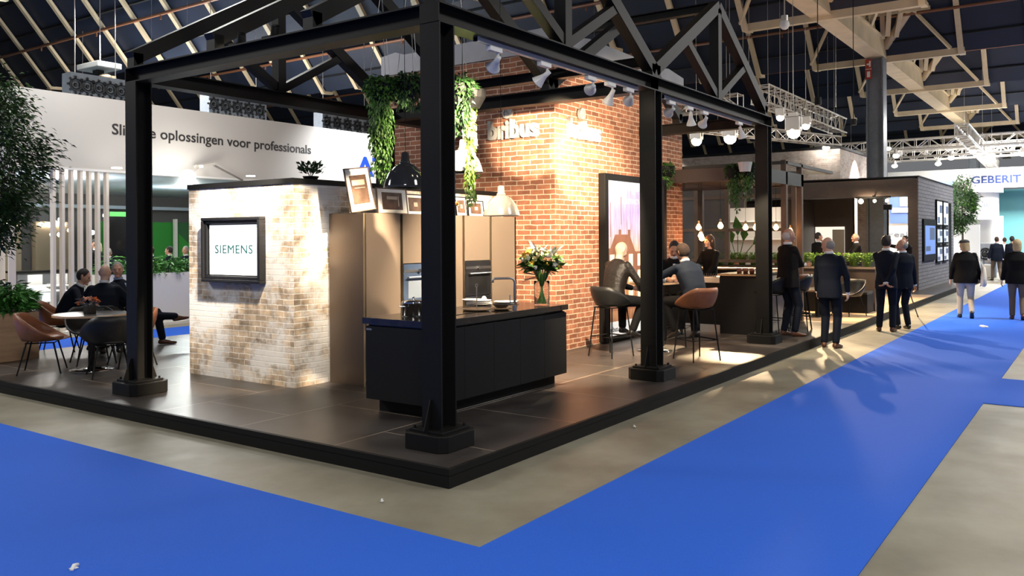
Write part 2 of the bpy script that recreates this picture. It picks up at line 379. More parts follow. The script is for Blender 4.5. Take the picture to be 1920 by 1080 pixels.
# ================================================================ SETTING
H0 = 0.14
g = MB(); g.add([(-30, -40, 0), (90, -40, 0), (90, 70, 0), (-30, 70, 0)], [(0, 1, 2, 3)]); struct(g.build('floor', concrete))
g = MB()
g.box(-12, -0.795, -30, 16, 0.0005, 0.007); g.box(-0.795, 49.5, -2.78, -0.88, 0.0005, 0.007); g.box(5.57, 7.45, -18, -2.78, 0.0005, 0.007); g.box(-0.795, 8, 10.1, 11.75, 0.0005, 0.007)
tag(g.build('aisle_carpet', carpet), 'bright blue exhibition carpet laid along the aisles around the dark stand', 'carpet')
# the dark stand floor
pl = thing('stand_platform', 'low black tiled platform carrying the whole dark kitchen stand', 'platform', (0, 0, 0))
g = MB(); g.box(0, 29.0, 0, 9.37, 0, H0-0.012); g.box(29.0, 31.5, 0, 4.4, 0, H0-0.012); g.build('platform_base', blackm, pl)
g = MB(); g.box(0.03, 12.0, 0.03, 9.34, H0-0.012, H0); g.build('tile_floor', tiles, pl); g = MB(); g.box(21.2, 29.0, 0.03, 9.34, H0-0.012, H0); g.box(29.0, 31.5, .03, 4.38, H0-.012, H0); g.build('tile_floor', tiles, pl)
g = MB(); g.box(12.0, 21.2, 0.03, 9.34, H0-0.012, H0); g.build('oak_floor', oak, pl)
g = MB(); g.box(-0.006, 31.5, -0.006, 0.03, H0-0.045, H0+0.002); g.box(-0.006, 0.03, 0.03, 9.37, H0-0.045, H0+0.002); g.build('edge_trim', blackm, pl)
for k, (u, v, s) in enumerate([(1190, 802, .035), (1845, 614, .13), (140, 1068, .05), (717, 942, .03)]):
    p = at(u, v, 'z', 0.0); g = MB(); g.tube([(p.x-s*.6, p.y-s*.5, .012), (p.x, p.y+s*.2, .02), (p.x+s*.6, p.y+s*.5, .012)], s*.22, 6); g.box(p.x-s*.5, p.x+s*.3, p.y-s*.3, p.y+s*.3, .008, .012)
    tag(g.build('paper_scrap', white, smooth=True), ['tiny white crumpled paper scrap on the concrete beside the platform edge', 'white paper scrap on the blue carpet behind the walker in the cap', 'white paper scrap at the bottom left on the blue carpet', 'small white paper scrap on the concrete near the platform corner'][k], 'litter')

# ---- hall roof: saw teeth along X, dark glazing on cream battens
XK = [12.63+7.38*k for k in range(-3, 9)]
g = MB()
for x in XK:
    g.add([(x, -40, 8), (x, 70, 8), (x-3.4, 70, 12.2), (x-3.4, -40, 12.2)], [(0, 1, 2, 3)])
    g.add([(x, -40, 8), (x, 70, 8), (x+3.98, 70, 12.2), (x+3.98, -40, 12.2)], [(0, 3, 2, 1)])
struct(g.build('ceiling', navy))
g = MB()
for x in XK:
    for z in (8.55, 9.75, 10.7):
        xx = x-(z-8)/1.235; g.bar((xx, -40, z-.03), (xx, 70, z-.03), .09, .05)
struct(g.build('ceiling_joint', navyline))
# battens: one mesh copied along the teeth
g = MB(); d = Vector((-3.4, 0, 4.2)).normalized(); nrm = Vector((-d.z, 0, d.x))
a0 = Vector((0, 0, 0))+nrm*0.12; g.bar(a0, a0+d*5.2, .17, .10, up=nrm)
g.bar(a0+Vector((-.03, 0, 0.03)), a0+Vector((.45, 0, .06)), .17, .11)
bt = g.build('trim_1', cream); bt.location = (XK[0], 0, -50); nb = 1; used = False
for k, x in enumerate(XK):
    ys = [9.3+1.97*n for n in range(0, 26)]+[4.9, 7.0]+[0.1-1.97*n for n in range(0, 8)]
    for y in ys:
        if inview((x, y, 8), 60) or inview((x-1.5, y, 9.85), 60) or inview((x-2.6, y, 11.2), 30):
            if x-CAM.x < 1: continue
            if not used: o = bt; used = True
            else: o = bt.copy(); C.objects.link(o)
            nb += 1; o.name = 'trim_%d' % nb; o.location = (x, y, 8); struct(o)
for k, x in enumerate(XK[2:], 1):
    g = MB(); xx = x-1.35/1.235-.12
    g.tube([(xx, -30, 9.22), (xx, 65, 9.22)], .055, 8)
    for y in np.arange(-10, 60, 3.94): g.cyl((xx, y, 9.16), .03, -.12, 0, 6)
    tag(g.build('sprinkler_pipe', pipe), 'rust-red sprinkler pipe under roof bay %s from the front' % ['one', 'two', 'three', 'four', 'five', 'six', 'seven', 'eight', 'nine', 'ten'][k-1], 'pipe', 'red sprinkler pipes under the roof')
# cream main girder along the hall
gt = thing('roof_girder', 'long cream box girder running down the hall under the dark roof', 'girder', (12, 2.7, 8))
g = MB(); g.box(3, 75, 2.42, 3.0, 8.0, 8.06); g.box(3, 75, 2.44, 2.47, 8.06, 8.62); g.box(3, 75, 2.95, 2.98, 8.06, 8.62); g.box(3, 75, 2.38, 3.04, 8.62, 8.68)
g.build('box_beam', cream, gt)
# cross frames standing on the girder at every bay
words = ['first', 'second', 'third', 'fourth', 'fifth', 'sixth', 'seventh', 'eighth', 'ninth']
for k, x in enumerate(XK[4:]):
    t = thing('roof_cross_frame', '%s cream lattice frame across the girder, counted from the front' % words[k], 'roof frame', (x, 2.7, 8), 0, 'cream lattice frames on the girder')
    g = MB(); g.bar((x, 0.0, 8.02), (x, 4.95, 8.02), .20, .24); g.build('cross_beam', cream, t)
    SX = lambda z, o=.3: x-(z-8)/1.235-o       # just on the near side of the sloping roof
    for (y0, y1) in ((2.45, -.1), (2.95, 5.0)):
        g = MB(); g.tube([(x-.3, y0, 8.4), (SX(11.0), y1, 11.0)], .14, 10); g.build('tube_strut', cream, t, smooth=True)
    for dy, zt, o in ((-2.0, 11.6, .3), (-1.4, 11.9, .6), (-.8, 11.7, .3), (-.2, 12.0, .7), (.4, 11.6, .3), (.9, 11.9, .6), (1.6, 11.3, .3)):
        g = MB(); g.bar((x-.5-o, 2.7+dy*.35, 8.62), (SX(zt, o), 2.7+dy*.9, zt), .15, .15); g.build('post', cream, t)
    for z in (9.3, 10.1, 10.9, 11.6):
        g = MB(); g.bar((SX(z, .35), .9-(z-9)*.2, z), (SX(z, .35), 4.3+(z-9)*.2, z), .09, .11); g.build('rung', cream, t)
    for s in (-1, 1):
        g = MB(); g.bar((x-.25, 2.7+s*2.3, 8.1), (SX(10.6), 2.7+s*.3, 10.6), .09, .09); g.build('brace', cream, t)
        g = MB(); g.bar((x-3.7, 2.7+s*.25, 8.65), (x-3.5, 2.7+s*.8, 11.8), .16, .16); g.build('post', cream, t)
        g = MB(); g.bar((x-2.6, 2.7+s*.25, 8.65), (x-3.1, 2.7+s*1.4, 11.2), .12, .12); g.build('post', cream, t)
    g = MB(); g.bar((x, 4.9, 8.0), (x-.05, 4.9, 9.6), .03, .03); g.bar((x, 4.9, 8.0), (x-.1, 3.5, 9.8), .03, .03); g.build('tie_rod', galv, t)
for k, (x, lab) in enumerate([(26.9, 'grey steel hall column with a red sign, rising behind the brick house'), (53.5, 'distant grey steel hall column behind the white booths')]):
    t = thing('hall_column', lab, 'column', (x, 2.7, 0))
    g = MB()
    g.box(x-.28, x+.28, 2.42, 2.46, .0, 8.0); g.box(x-.28, x+.28, 2.94, 2.98, .0, 8.0); g.box(x-.04, x+.04, 2.46, 2.94, 0, 8.0); g.build('shaft', greyst, t)
    g = MB(); g.box(x-.31, x-.285, 2.78, 3.0, 7.25, 7.95); s_ = g.build('sign_plate', mat('sign_red', (0.42, 0.05, 0.02), .5), t)
    g = MB(); g.box(x-.315, x-.31, 2.82, 2.87, 7.68, 7.88); g.box(x-.315, x-.31, 2.87, 2.95, 7.74, 7.8); g.box(x-.315, x-.31, 2.79, 2.99, 7.59, 7.61); g.box(x-.315, x-.31, 2.84, 2.94, 7.32, 7.52)
    g.build('sign_symbol', white, s_)

# ================================================================ BLACK STEEL FRAME
bo = 0.41; ZT = 3.668; ZB = 3.502
def column(x, y, lab, lx=.19, ly=.2):
    t = thing('steel_column', lab, 'column', (x+.095, y+.1, H0))
    g = MB(); th = .014
    g.box(x, x+th, y, y+ly, .28, ZB); g.box(x+lx-th, x+lx, y, y+ly, .28, ZB); g.box(x+th, x+lx-th, y+ly/2-.006, y+ly/2+.006, .28, ZB)
    g.build('shaft', steel, t)
    cx, cy = x+lx/2, y+ly/2; r = .225; c = .06
    poly = [(cx-r+c, cy-r), (cx+r-c, cy-r), (cx+r, cy-r+c), (cx+r, cy+r-c), (cx+r-c, cy+r), (cx-r+c, cy+r), (cx-r, cy+r-c), (cx-r, cy-r+c)]
    g = MB(); g.prism(poly, 'z', H0, .27); g.build('base_block', steel, t, bevel=.006)
    g = MB(); g.box(cx-.17, cx+.17, cy-.17, cy+.17, .27, .292); bp = g.build('base_plate', steel, t, bevel=.003)
    g = MB()
    for sx in (-1, 1):
        for sy in (-1, 1): g.cyl((cx+sx*.14, cy+sy*.14, 0), .012, .292, .315, 6)
    g.build('anchor_bolt', steel, bp)
    for s, xx in ((-1, x), (1, x+lx)):
        g = MB(); g.prism([(xx, .29), (xx+s*.10, .29), (xx+s*.02, .52), (xx, .52)], 'y', cy-.006, cy+.006); g.build('gusset', steel, t)
    g = MB(); g.box(x-.002, x, y+.002, y+ly-.002, .53, .60); g.build('splice_plate', steel, t)
    return t
column(bo, bo, 'near corner black steel column in front of the kitchen island')
column(4.28, bo, 'black steel column between the round bar table and the walkway')
column(8.27, bo, 'black steel column beside the bar where the suited man stands')
column(bo, 4.65, 'black steel column on the left by the round cafe table')
column(4.26, 4.65, 'black steel column at the back behind the hanging ferns')
def beam(name, a, b, lab, w=.19, up=(0, 0, 1)):
    t = thing(name, lab, 'beam', a)
    g = MB(); g.ibeam(a, b, w, ZT-ZB, .014, up); g.build('profile', beamm, t)
    g = MB(); d = (Vector(b)-Vector(a)).normalized()
    for e in (a, b):
        e = Vector(e); g.bar(e-d*.006, e+d*.006, w*.98, ZT-ZB-.01)
    g.build('end_plate', beamm, t); return t
zc = (ZT+ZB)/2; cx = bo+.095; cyy = bo+.095
beam('steel_beam', (bo, cyy, zc), (4.375, cyy, zc), 'front black beam from the near corner to the column by the bar table')
beam('steel_beam', (4.375, cyy, zc), (8.47, cyy, zc), 'front black beam on the right with the second spotlight track')
beam('steel_beam', (cx, bo+.2, zc), (cx, 4.85, zc), 'black beam across the left end of the frame')
beam('steel_beam', (cx+.1, 4.75, zc), (5.6, 4.75, zc), 'black beam along the back above the low brick wall')
beam('steel_beam', (4.375, .61, zc), (4.375, 4.66, zc), 'black cross beam in front of the lettered brick face')
beam('steel_beam', (8.365, .61, zc), (8.365, 2.6, zc), 'black cross beam at the far end beside the bar')
# trusses
def rafter(t, a, b, y, w=.13, h=.15, nm='rafter'):
    g = MB(); g.bar((a[0], y, a[1]), (b[0], y, b[1]), w, h); g.build(nm, beamm, t)
PK = 5.02
def truss(x0, y, lab, full=True, x1=None):
    xm = x0+2.0; x2 = x0+3.97
    t = thing('roof_truss', lab, 'truss', (xm, y, ZT))
    a = math.atan2(PK-ZT-.2, 2.0)
    rafter(t, (x0, ZT+.09), (xm, PK-.075), y); rafter(t, (xm, PK-.075), (x2, ZT+.09), y)
    for xx in (x0+.05, x2-.05):
        g = MB(); g.box(xx-.055, xx+.055, y-.065, y+.065, ZT, ZT+.15); g.build('stub', beamm, t)
    if full:
        g = MB(); g.bar((xm, y, ZT), (xm, y, PK-.12), .13, .12, up=(1, 0, 0)); g.build('king_post', beamm, t)
        for s in (-1, 1):
            g = MB(); g.bar((xm+s*.06, y, ZT+.06), (xm+s*1.02, y, (ZT+.09+PK)/2-.12), .11, .10); g.build('brace', beamm, t)
    return t
nm = {cyy: 'front', 1.93: 'second', 3.34: 'third', 4.75: 'back'}
for y in (cyy, 1.93, 3.34, 4.75):
    truss(.42, y, '%s black gable truss of the left roof bay' % nm[y], y in (cyy, 4.75))
for y in (cyy, 1.93): truss(4.40, y, '%s black gable truss of the right roof bay' % nm[y], y == cyy)
def purlin(x, z, y0, y1, lab):
    g = MB(); g.ibeam((x, y0, z), (x, y1, z), .11, .12, .011); tag(g.build('ridge_purlin', beamm), lab, 'beam')
purlin(2.42, PK-.07, cyy, 4.75, 'black ridge beam joining the peaks of the left roof bay')
purlin(6.40, PK-.07, cyy, 2.6, 'black ridge beam running back from the right gable peak')
purlin(4.42, ZT+.2, .6, 4.7, 'black valley beam between the two roof bays')

# ---- spotlight tracks
def track(x0, x1, lab):
    g = MB(); g.box(x0, x1, .47, .51, ZB-.040, ZB-.002); g.box(x0, x0+.04, .465, .515, ZB-.045, ZB); tag(g.build('light_track', mat('track_grey', (.5, .49, .47), .4)), lab, 'light track')
track(0.98, 3.98, 'pale lighting track under the front beam beside the near column')
track(4.66, 7.75, 'pale lighting track under the right front beam')
track_m = mat('fitting_white', (.68, .66, .62), .35)
def trackspot(x, tgt, lab, lit=True, watts=120, ang=40, col=(1, .80, .55)):
    t = thing('track_spotlight', lab, 'spotlight', (x, .49, ZB-.04))
    g = MB(); g.box(x-.09, x+.09, .465, .515, ZB-.085, ZB-.042); g.build('adapter', track_m, t, bevel=.004)
    g = MB(); g.cyl((x+.05, .49, ZB-.13), .012, 0, .05, 8); g.build('arm', track_m, t)
    c = Vector((x+.05, .49, ZB-.14)); d = (Vector(tgt)-c).normalized(); q = d.to_track_quat('Z', 'Y').to_matrix().to_4x4()
    g = MB(); g.lathe([(.022, -.03), (.026, .03), (.034, .06), (.062, .13), (.066, .135), (.060, .13), (.03, .06), (.0, .055)], c, 20, q); hd = g.build('lamp_head', track_m, t, smooth=True)
    g = MB(); g.lathe([(.0, .121), (.056, .121), (.056, .126), (0, .126)], c, 20, q); tag(g.build('lens', lampw if lit else track_m, hd), 'glowing lens' if lit else None)
    if lit and watts: spot('spot_light', c+d*.15, tgt, watts, ang, .6, col, .03)
    return t
trackspot(1.25, (3.1, 3.2, 2.0), 'lit white track spotlight nearest the corner column', True, 190, 58)
trackspot(2.05, (1.86, 3.5, 1.35), 'second white track spotlight on the near track', True, 700, 34)
trackspot(2.93, (5.62, 2.95, 3.22), 'third white track spotlight, aimed at the brick corner', True, 800, 20)
trackspot(3.78, (6.5, 2.63, 2.85), 'last white track spotlight on the near track', True, 700, 28)
trackspot(3.35, (4.3, 2.25, 1.2), 'fourth white track spotlight, pointing down past the island', True, 520, 84)
trackspot(4.9, (6.9, 2.63, 2.9), 'first white track spotlight past the middle column', True, 200, 72)
trackspot(5.45, (6.9, .9, .2), 'second white track spotlight on the right track', True, 110, 44)
trackspot(5.95, (8.2, 2.6, 1.9), 'sideways white track spotlight on the right track', True, 70, 40)
trackspot(7.25, (9.0, .2, .1), 'last white track spotlight at the far end of the right track', True, 130, 46)
# floodlights clamped on top of the left beam, aimed at the painted brick wall
for y, tx, tz, lab, wt in ((3.05, 1.6, 2.25, 'small black floodlight on the left beam, the farther of two', 430), (2.55, 1.9, 1.2, 'small black floodlight on the left beam, the nearer of two', 230)):
    t = thing('beam_floodlight', lab, 'floodlight', (.5, y, ZT)); g = MB(); g.box(.45, .55, y-.06, y+.06, ZT, ZT+.03); g.build('bracket', blackm, t)
    c = Vector((.56, y, ZT+.07)); tg = Vector((1.6, 4.45, tz)) if y > 3 else Vector((1.6, 4.3, 1.0)); d = (tg-c).normalized(); q = d.to_track_quat('Z', 'Y').to_matrix().to_4x4()
    g = MB(); g.lathe([(.04, -.08), (.045, .05), (.06, .07), (.055, .06), (0, .055)], c, 16, q); hd = g.build('lamp_head', blackm, t, smooth=True)
    g = MB(); g.lathe([(0, .062), (.05, .062), (.05, .066), (0, .066)], c, 16, q); g.build('lens', lampw, hd)
    spot('flood_light', c+d*.12, tg, wt, 40 if y > 3 else 46, .7, (1, .90, .76) if y > 3 else (1, .86, .66), .05)

# ================================================================ BRICK TOWER
tw = thing('brick_tower', 'tall red brick tower in the middle of the stand with a grey plaster cap', 'brick tower', (7.86, 4.3, H0))
g = MB(); g.box(5.62, 10.10, 2.63, 6.0, H0, 4.52); g.build('brick_face', brickred, tw)
g = MB(); g.prism([(5.60, 4.50), (10.12, 4.50), (10.12, 4.76), (9.45, 4.84), (9.2, 4.80), (8.9, 4.74), (8.75, 4.60), (8.6, 4.66), (8.2, 4.82), (6.6, 4.84), (6.3, 4.80), (5.60, 4.84)], 'y', 2.60, 2.72)
g.prism([(2.72, 4.50), (6.02, 4.50), (6.02, 4.82), (5.7, 4.86), (5.5, 4.80), (2.72, 4.84)], 'x', 5.60, 5.72)
g.box(5.72, 10.1, 5.9, 6.02, 4.5, 4.8); g.build('plaster_cap', plaster, tw)
# logo letters on both faces, with round emblem
lw = mat('logo_white', (.40, .385, .36), .5)
for nmx, org, xd, wd, hh in (('left', (5.60, 3.78, 3.285), (0, -1, 0), .90, .28), ('right', (5.96, 2.61, 3.285), (1, 0, 0), .92, .28)):
    t = thing('wall_logo', 'raised white bribus lettering on the %s brick face of the tower' % nmx, 'logo', org)
    text('lettering', 'bribus', org, xd, (0, 0, 1), wd, hh, .05, lw, t, bold=.035)
    n = Vector(xd).cross(Vector((0, 0, 1))); c = Vector(org)+Vector(xd)*.36+Vector((0, 0, .37))
    q = n.to_track_quat('Z', 'Y').to_matrix().to_4x4()
    g = MB(); g.lathe([(.0, 0), (.085, 0), (.085, .05), (.062, .05), (.062, .035), (0, .035)], c, 28, q); e = g.build('emblem_ring', lw, t)
    text('emblem_letter', 'b', c-Vector(xd)*.025-Vector((0, 0, .04))+n*.03, xd, (0, 0, 1), None, .075, .02, lw, e, bold=.02)
# lightbox poster
t = thing('lightbox_poster', 'tall black-framed lit poster of a canal house at dusk on the brick tower', 'poster', (7.9, 2.6, .16))
x0, x1, z0, z1 = 6.90, 9.15, .15, 2.80; yy = 2.63
g = MB(); g.box(x0, x0+.11, yy-.12, yy, z0, z1); g.box(x1-.11, x1, yy-.12, yy, z0, z1); g.box(x0+.11, x1-.11, yy-.12, yy, z1-.10, z1); g.box(x0+.11, x1-.11, yy-.12, yy, z0, z0+.08); g.build('frame', blackm, t, bevel=.004)
def postermat():
    m, nt, b = _new('dusk_picture'); L = nt.links; tc = nt.nodes.new('ShaderNodeTexCoord')
    sp = nt.nodes.new('ShaderNodeSeparateXYZ'); L.new(tc.outputs['UV'], sp.inputs[0])
    r = ramp(nt, [(0.0, (.16, .05, .02)), (.30, (.70, .27, .08)), (.50, (.95, .50, .18)), (.60, (.85, .55, .50)), (.80, (.62, .42, .80)), (.94, (.78, .62, .86)), (.95, (.95, .92, .9))])
    L.new(sp.outputs['Y'], r.inputs['Fac'])
    n = nt.nodes.new('ShaderNodeTexNoise'); n.inputs['Scale'].default_value = 5; n.inputs['Detail'].default_value = 6
    mp = nt.nodes.new('ShaderNodeMapping'); mp.inputs['Scale'].default_value = (6, 1.2, 1); L.new(tc.outputs['UV'], mp.inputs['Vector']); L.new(mp.outputs['Vector'], n.inputs['Vector'])
    mr = nt.nodes.new('ShaderNodeMapRange'); mr.inputs['From Min'].default_value = .3; mr.inputs['From Max'].default_value = .7; mr.inputs['To Min'].default_value = .6; mr.inputs['To Max'].default_value = 1.3; L.new(n.outputs['Fac'], mr.inputs['Value'])
    v = nt.nodes.new('ShaderNodeVectorMath'); v.operation = 'SCALE'; L.new(r.outputs['Color'], v.inputs[0]); L.new(mr.outputs['Result'], v.inputs['Scale'])
    b.inputs['Base Color'].default_value = (.1, .1, .1, 1); L.new(v.outputs['Vector'], b.inputs['Emission Color']); b.inputs['Emission Strength'].default_value = 1.25
    return m
pm = postermat(); xa, xb, za, zb = x0+.11, x1-.11, z0+.08, z1-.10
g = MB(); g.add([(xa, yy-.07, za), (xb, yy-.07, za), (xb, yy-.07, zb), (xa, yy-.07, zb)], [(0, 1, 2, 3)], [[(0, 0), (1, 0), (1, 1), (0, 1)]]); pic = g.build('picture', pm, t)
dk = mat('picture_dark', (.1, .04, .03), .5, emit=(.50, .20, .10), estr=.75, noise=.7, nscale=4); lt = mat('picture_window', (.9, .7, .4), .5, emit=(1, .78, .48), estr=1.2)
g = MB()
g.prism([(xa, 1.2), (xa, 1.62), (xa+.14, 1.62), (xa+.30, 1.84), (xa+.42, 1.84), (xa+.42, 1.92), (xa+.50, 1.92), (xa+.50, 1.84), (xa+.74, 1.84), (xa+.74, 1.92), (xa+.82, 1.92), (xa+.82, 1.80), (xa+1.0, 1.56), (xa+1.2, 1.56), (xa+1.2, 1.68), (xa+1.7, 1.68), (xa+1.7, 1.58), (xb, 1.58), (xb, 1.2)], 'y', yy-.074, yy-.071)
g.box(xa+.14, xa+.155, yy-.074, yy-.071, 1.8, 2.35); g.box(xa+.5, xa+.515, yy-.074, yy-.071, 2.0, 2.45); g.box(xa, xb, yy-.074, yy-.071, .62, .70)
for k in range(7): g.box(xa+.1+.29*k, xa+.13+.29*k, yy-.074, yy-.071, .3, 1.2)
g.build('house_silhouette', dk, pic)
for i in range(6):
    for j in range(3): g = MB(); g.box(xa+.12+.32*i, xa+.26+.32*i, yy-.078, yy-.075, .78+.27*j, .98+.27*j); g.build('lit_window', lt, pic)
g = MB(); g.box(xa, xb, yy-.078, yy-.075, za, za+.22); st_ = g.build('white_band', mat('picture_band', (.8, .8, .8), .5, emit=(.9, .85, .78), estr=.8), pic)
text('small_lettering', 'bribus', (xa+.06, yy-.08, za+.06), (1, 0, 0), (0, 0, 1), None, .09, .002, textblk, st_)
text('heading', 'CONTACT', (xa+.55, yy-.08, zb-.36), (1, 0, 0), (0, 0, 1), None, .09, .002, white, pic)

# ================================================================ LOW BRICK WALL WITH SCREEN
lwl = thing('brick_partition', 'low whitewashed brick partition carrying the framed screen', 'partition', (2.6, 4.5, H0))
g = MB(); g.box(1.60, 5.6, 3.53, 5.47, H0, 2.42); g.build('brick_face', brickwash, lwl)
g = MB(); g.box(1.585, 5.6, 3.515, 5.485, 2.42, 2.48); g.build('top_trim', blackm, lwl)
t = thing('wall_screen', 'square white screen in a thick moulded black frame on the brick partition', 'screen', (1.55, 4.55, 1.3))
Y0, Y1, Z0, Z1 = 4.00, 5.09, 1.29, 2.06
def frame_x(x, y0, y1, z0, z1, w, dep, steps=3):
    g = MB()
    for i in range(steps):
        a = w*i/steps; d_ = dep*(1-.28*i) ; b = w*(i+1)/steps
        g.box(x-d_, x, y0+a, y1-a, z1-b, z1-a); g.box(x-d_, x, y0+a, y1-a, z0+a, z0+b); g.box(x-d_, x, y0+a, y0+b, z0+b, z1-b); g.box(x-d_, x, y1-b, y1-a, z0+b, z1-b)
    return g
frame_x(1.60, Y0, Y1, Z0, Z1, .115, .10).build('frame', mat('frame_black', (.012, .012, .013), .25), t, bevel=.008)
g = MB(); g.box(1.555, 1.575, Y0+.10, Y1-.10, Z0+.09, Z1-.09); sc_ = g.build('display', screenw, t)
text('lettering', 'SIEMENS', (1.553, 4.88, 1.635), (0, -1, 0), (0, 0, 1), .70, .105, .002, cyan, sc_, spacing=1.08)

# ---- plants and pot standing on the partition
def small_plant(p, h, lab, potm=pot, n=120, r=.10, ph=.10, lm=None, name='potted_plant'):
    t = thing(name, lab, 'plant', p); x, y, z = p
    g = MB(); g.lathe([(r*.55, 0), (r*.8, ph), (r*.72, ph), (r*.7, ph-.02), (0, ph-.02)], p, 20); g.build('pot', potm, t, smooth=False)
    g = MB()
    for i in range(n):
        a = random.uniform(0, 2*PI); e = random.uniform(.2, 1.4); rr = random.uniform(.2, 1)*r*1.1
        s = Vector((x+math.cos(a)*rr, y+math.sin(a)*rr, z+ph+random.uniform(.2, 1)*(h-ph))); g.leaf(s, (math.cos(a)*math.cos(e), math.sin(a)*math.cos(e), math.sin(e)), random.uniform(.04, .08), .55)
    for i in range(8):
        a = 2*PI*i/8; g.tube([(x, y, z+ph-.02), (x+math.cos(a)*r*.6, y+math.sin(a)*r*.6, z+h*.8)], .003, 4)
    g.build('foliage', lm or grn[0], t)
    return t
p = at(573, 336, 'x', 2.3); small_plant((2.05, 3.75, 2.48), .19, 'small bushy dark plant on top of the brick partition', blackm, 150, .12, .05)
small_plant((4.95, 3.62, 2.48), .22, 'small plant in a white pot on the partition beside the tower', pot, 80, .08, .12, grn[1])
# ================================================================ TALL CABINETS
CH = 2.09; FY = 2.96
names = ['leftmost bronze tall cabinet with a plain door', 'bronze tall cabinet with the pale blue built-in oven', 'bronze tall cabinet behind the corner column', 'bronze tall cabinet with the black built-in oven', 'rightmost bronze tall cabinet beside the brick tower']
xs = [2.12, 2.73, 3.32, 3.91, 4.50, 5.09]
ovenblk = mat('oven_black', (.01, .01, .012), .15); ovenblue = mat('oven_glass', (.05, .075, .13), .12, .2)
for k in range(5):
    a, b = xs[k], xs[k+1]
    t = thing('tall_cabinet', names[k], 'cabinet', ((a+b)/2, 3.25, H0), 0)
    g = MB(); g.box(a, b, FY+.03, 3.50, H0, CH-.004); g.build('body', blackm, t)
    if k == 0:
        g = MB(); g.box(a-.02, a, FY-.01, 3.50, H0, CH); g.build('side_panel', bronze_shaded, t, bevel=.002)
        g = MB(); g.box(a-.022, a+.002, FY-.016, FY-.010, H0, CH); g.build('edge_strip', gold, t)
    if k in (1, 3):
        g = MB(); g.box(a+.035, b-.01, FY, FY+.03, 1.50, CH); g.build('upper_door', bronze, t, bevel=.002)
        g = MB(); g.box(a+.035, b-.01, FY, FY+.03, H0+.05, .74); g.build('lower_door', bronze, t, bevel=.002)
        for (za, zb_, kk) in ((1.04, 1.49, 0), (.76, 1.03, 1)):
            g = MB(); g.box(a+.03, b-.005, FY-.012, FY+.03, za, zb_); ov = g.build('oven', ovenblk if k == 3 else ovenblue, t, bevel=.003)
            g = MB(); g.tube([(a+.08, FY-.05, zb_-.155), (b-.05, FY-.05, zb_-.155)], .009, 8); g.box(a+.10, a+.115, FY-.05, FY-.01, zb_-.16, zb_-.15); g.box(b-.085, b-.07, FY-.05, FY-.01, zb_-.16, zb_-.15); g.build('handle', brushed, ov)
            g = MB(); g.box(a+.04, b-.015, FY-.016, FY-.012, zb_-.10, zb_-.065); g.build('control_strip', brushed, ov)
            g = MB(); g.lathe([(0, 0), (.022, 0), (.022, .028), (0, .028)], ((a+b)/2, FY-.012, zb_-.082), 16, Matrix.Rotation(PI/2, 4, 'X')); g.build('knob', chrome, ov)
            g = MB(); g.box(a+.11, b-.09, FY-.0145, FY-.012, za+.04, zb_-.20); g.build('oven_window', mat('oven_window_glass', (.16, .19, .24), .08) if k == 1 else blackg, ov)
    else:
        g = MB(); g.box(a+.035, b-.01, FY, FY+.03, H0+.05, CH); g.build('door', bronze, t, bevel=.002)
    g = MB(); g.box(a+.026, a+.030, FY-.004, FY+.03, H0+.05, CH); g.build('handle_strip', gold, t)
    g = MB(); g.box(a, b, FY-.003, FY+.03, H0, H0+.045); g.build('plinth', blackm, t)
g = MB(); g.box(5.09, 5.11, FY, 3.5, H0, CH); tag(g.build('filler_panel', blackm), 'narrow black filler panel between the rightmost cabinet and the brick tower', 'panel')

# picture frames leaning on top of the cabinets
def picframe(x0, x1, h, lab, art, y=3.12, lean=.10, roll=0, wf=.012):
    t = thing('picture_frame', lab, 'picture frame', ((x0+x1)/2, y, CH))
    M = Matrix.Translation(((x0+x1)/2, y, CH)) @ Matrix.Rotation(roll, 4, 'Y') @ Matrix.Rotation(-lean, 4, 'X'); wd = x1-x0; z0 = abs(math.sin(roll))*wd*.5
    g = MB(); g.box(-wd/2, wd/2, 0, .018, z0, z0+wf, M); g.box(-wd/2, wd/2, 0, .018, z0+h-wf, z0+h, M); g.box(-wd/2, -wd/2+wf, 0, .018, z0+wf, z0+h-wf, M); g.box(wd/2-wf, wd/2, 0, .018, z0+wf, z0+h-wf, M); g.build('frame', brownwood if h > .3 else blackm, t)
    g = MB(); g.box(-wd/2+wf, wd/2-wf, .008, .014, z0+wf, z0+h-wf, M); mt_ = g.build('mount', mat('paper_white', (.78, .77, .74), .6), t)
    m1 = wd*.17; m2 = h*.17
    g = MB(); g.box(-wd/2+m1, wd/2-m1, .004, .008, z0+m2, z0+h-m2, M); ar = g.build('print', mat('print_brown', (.10, .055, .035), .4, noise=.6, nscale=9), mt_)
    g = MB(); dd = mat('print_pale', (.45, .36, .28), .5)
    if art == 0:
        g.box(-wd/2+m1*1.3, wd/2-m1*1.6, .001, .004, z0+h*.60, z0+h*.72, M); g.box(-wd*.2, wd*.22, .001, .004, z0+h*.53, z0+h*.545, M)
    elif art == 1:
        g.box(-wd*.18, wd*.16, .001, .004, z0+h*.56, z0+h*.68, M); g.box(wd*.18, wd*.21, .001, .004, z0+h*.3, z0+h*.7, M)
    else: g.box(-wd*.08, wd*.1, .001, .004, z0+h*.4, z0+h*.6, M)
    g.build('print_detail', dd, ar)
picframe(2.03, 2.42, .50, 'large brown-framed print leaning crooked on the left end of the cabinets', 0, 3.05, .12, -.13)
picframe(2.46, 2.98, .31, 'wide framed brown print leaning beside the large crooked one', 1, 3.06, .12)
picframe(3.99, 4.22, .26, 'small dark-framed print on the cabinets beside the orange flowers', 2, 3.12, .14)
picframe(4.27, 4.62, .22, 'small white print half behind the cream pendant lamp', 2, 3.14, .12)
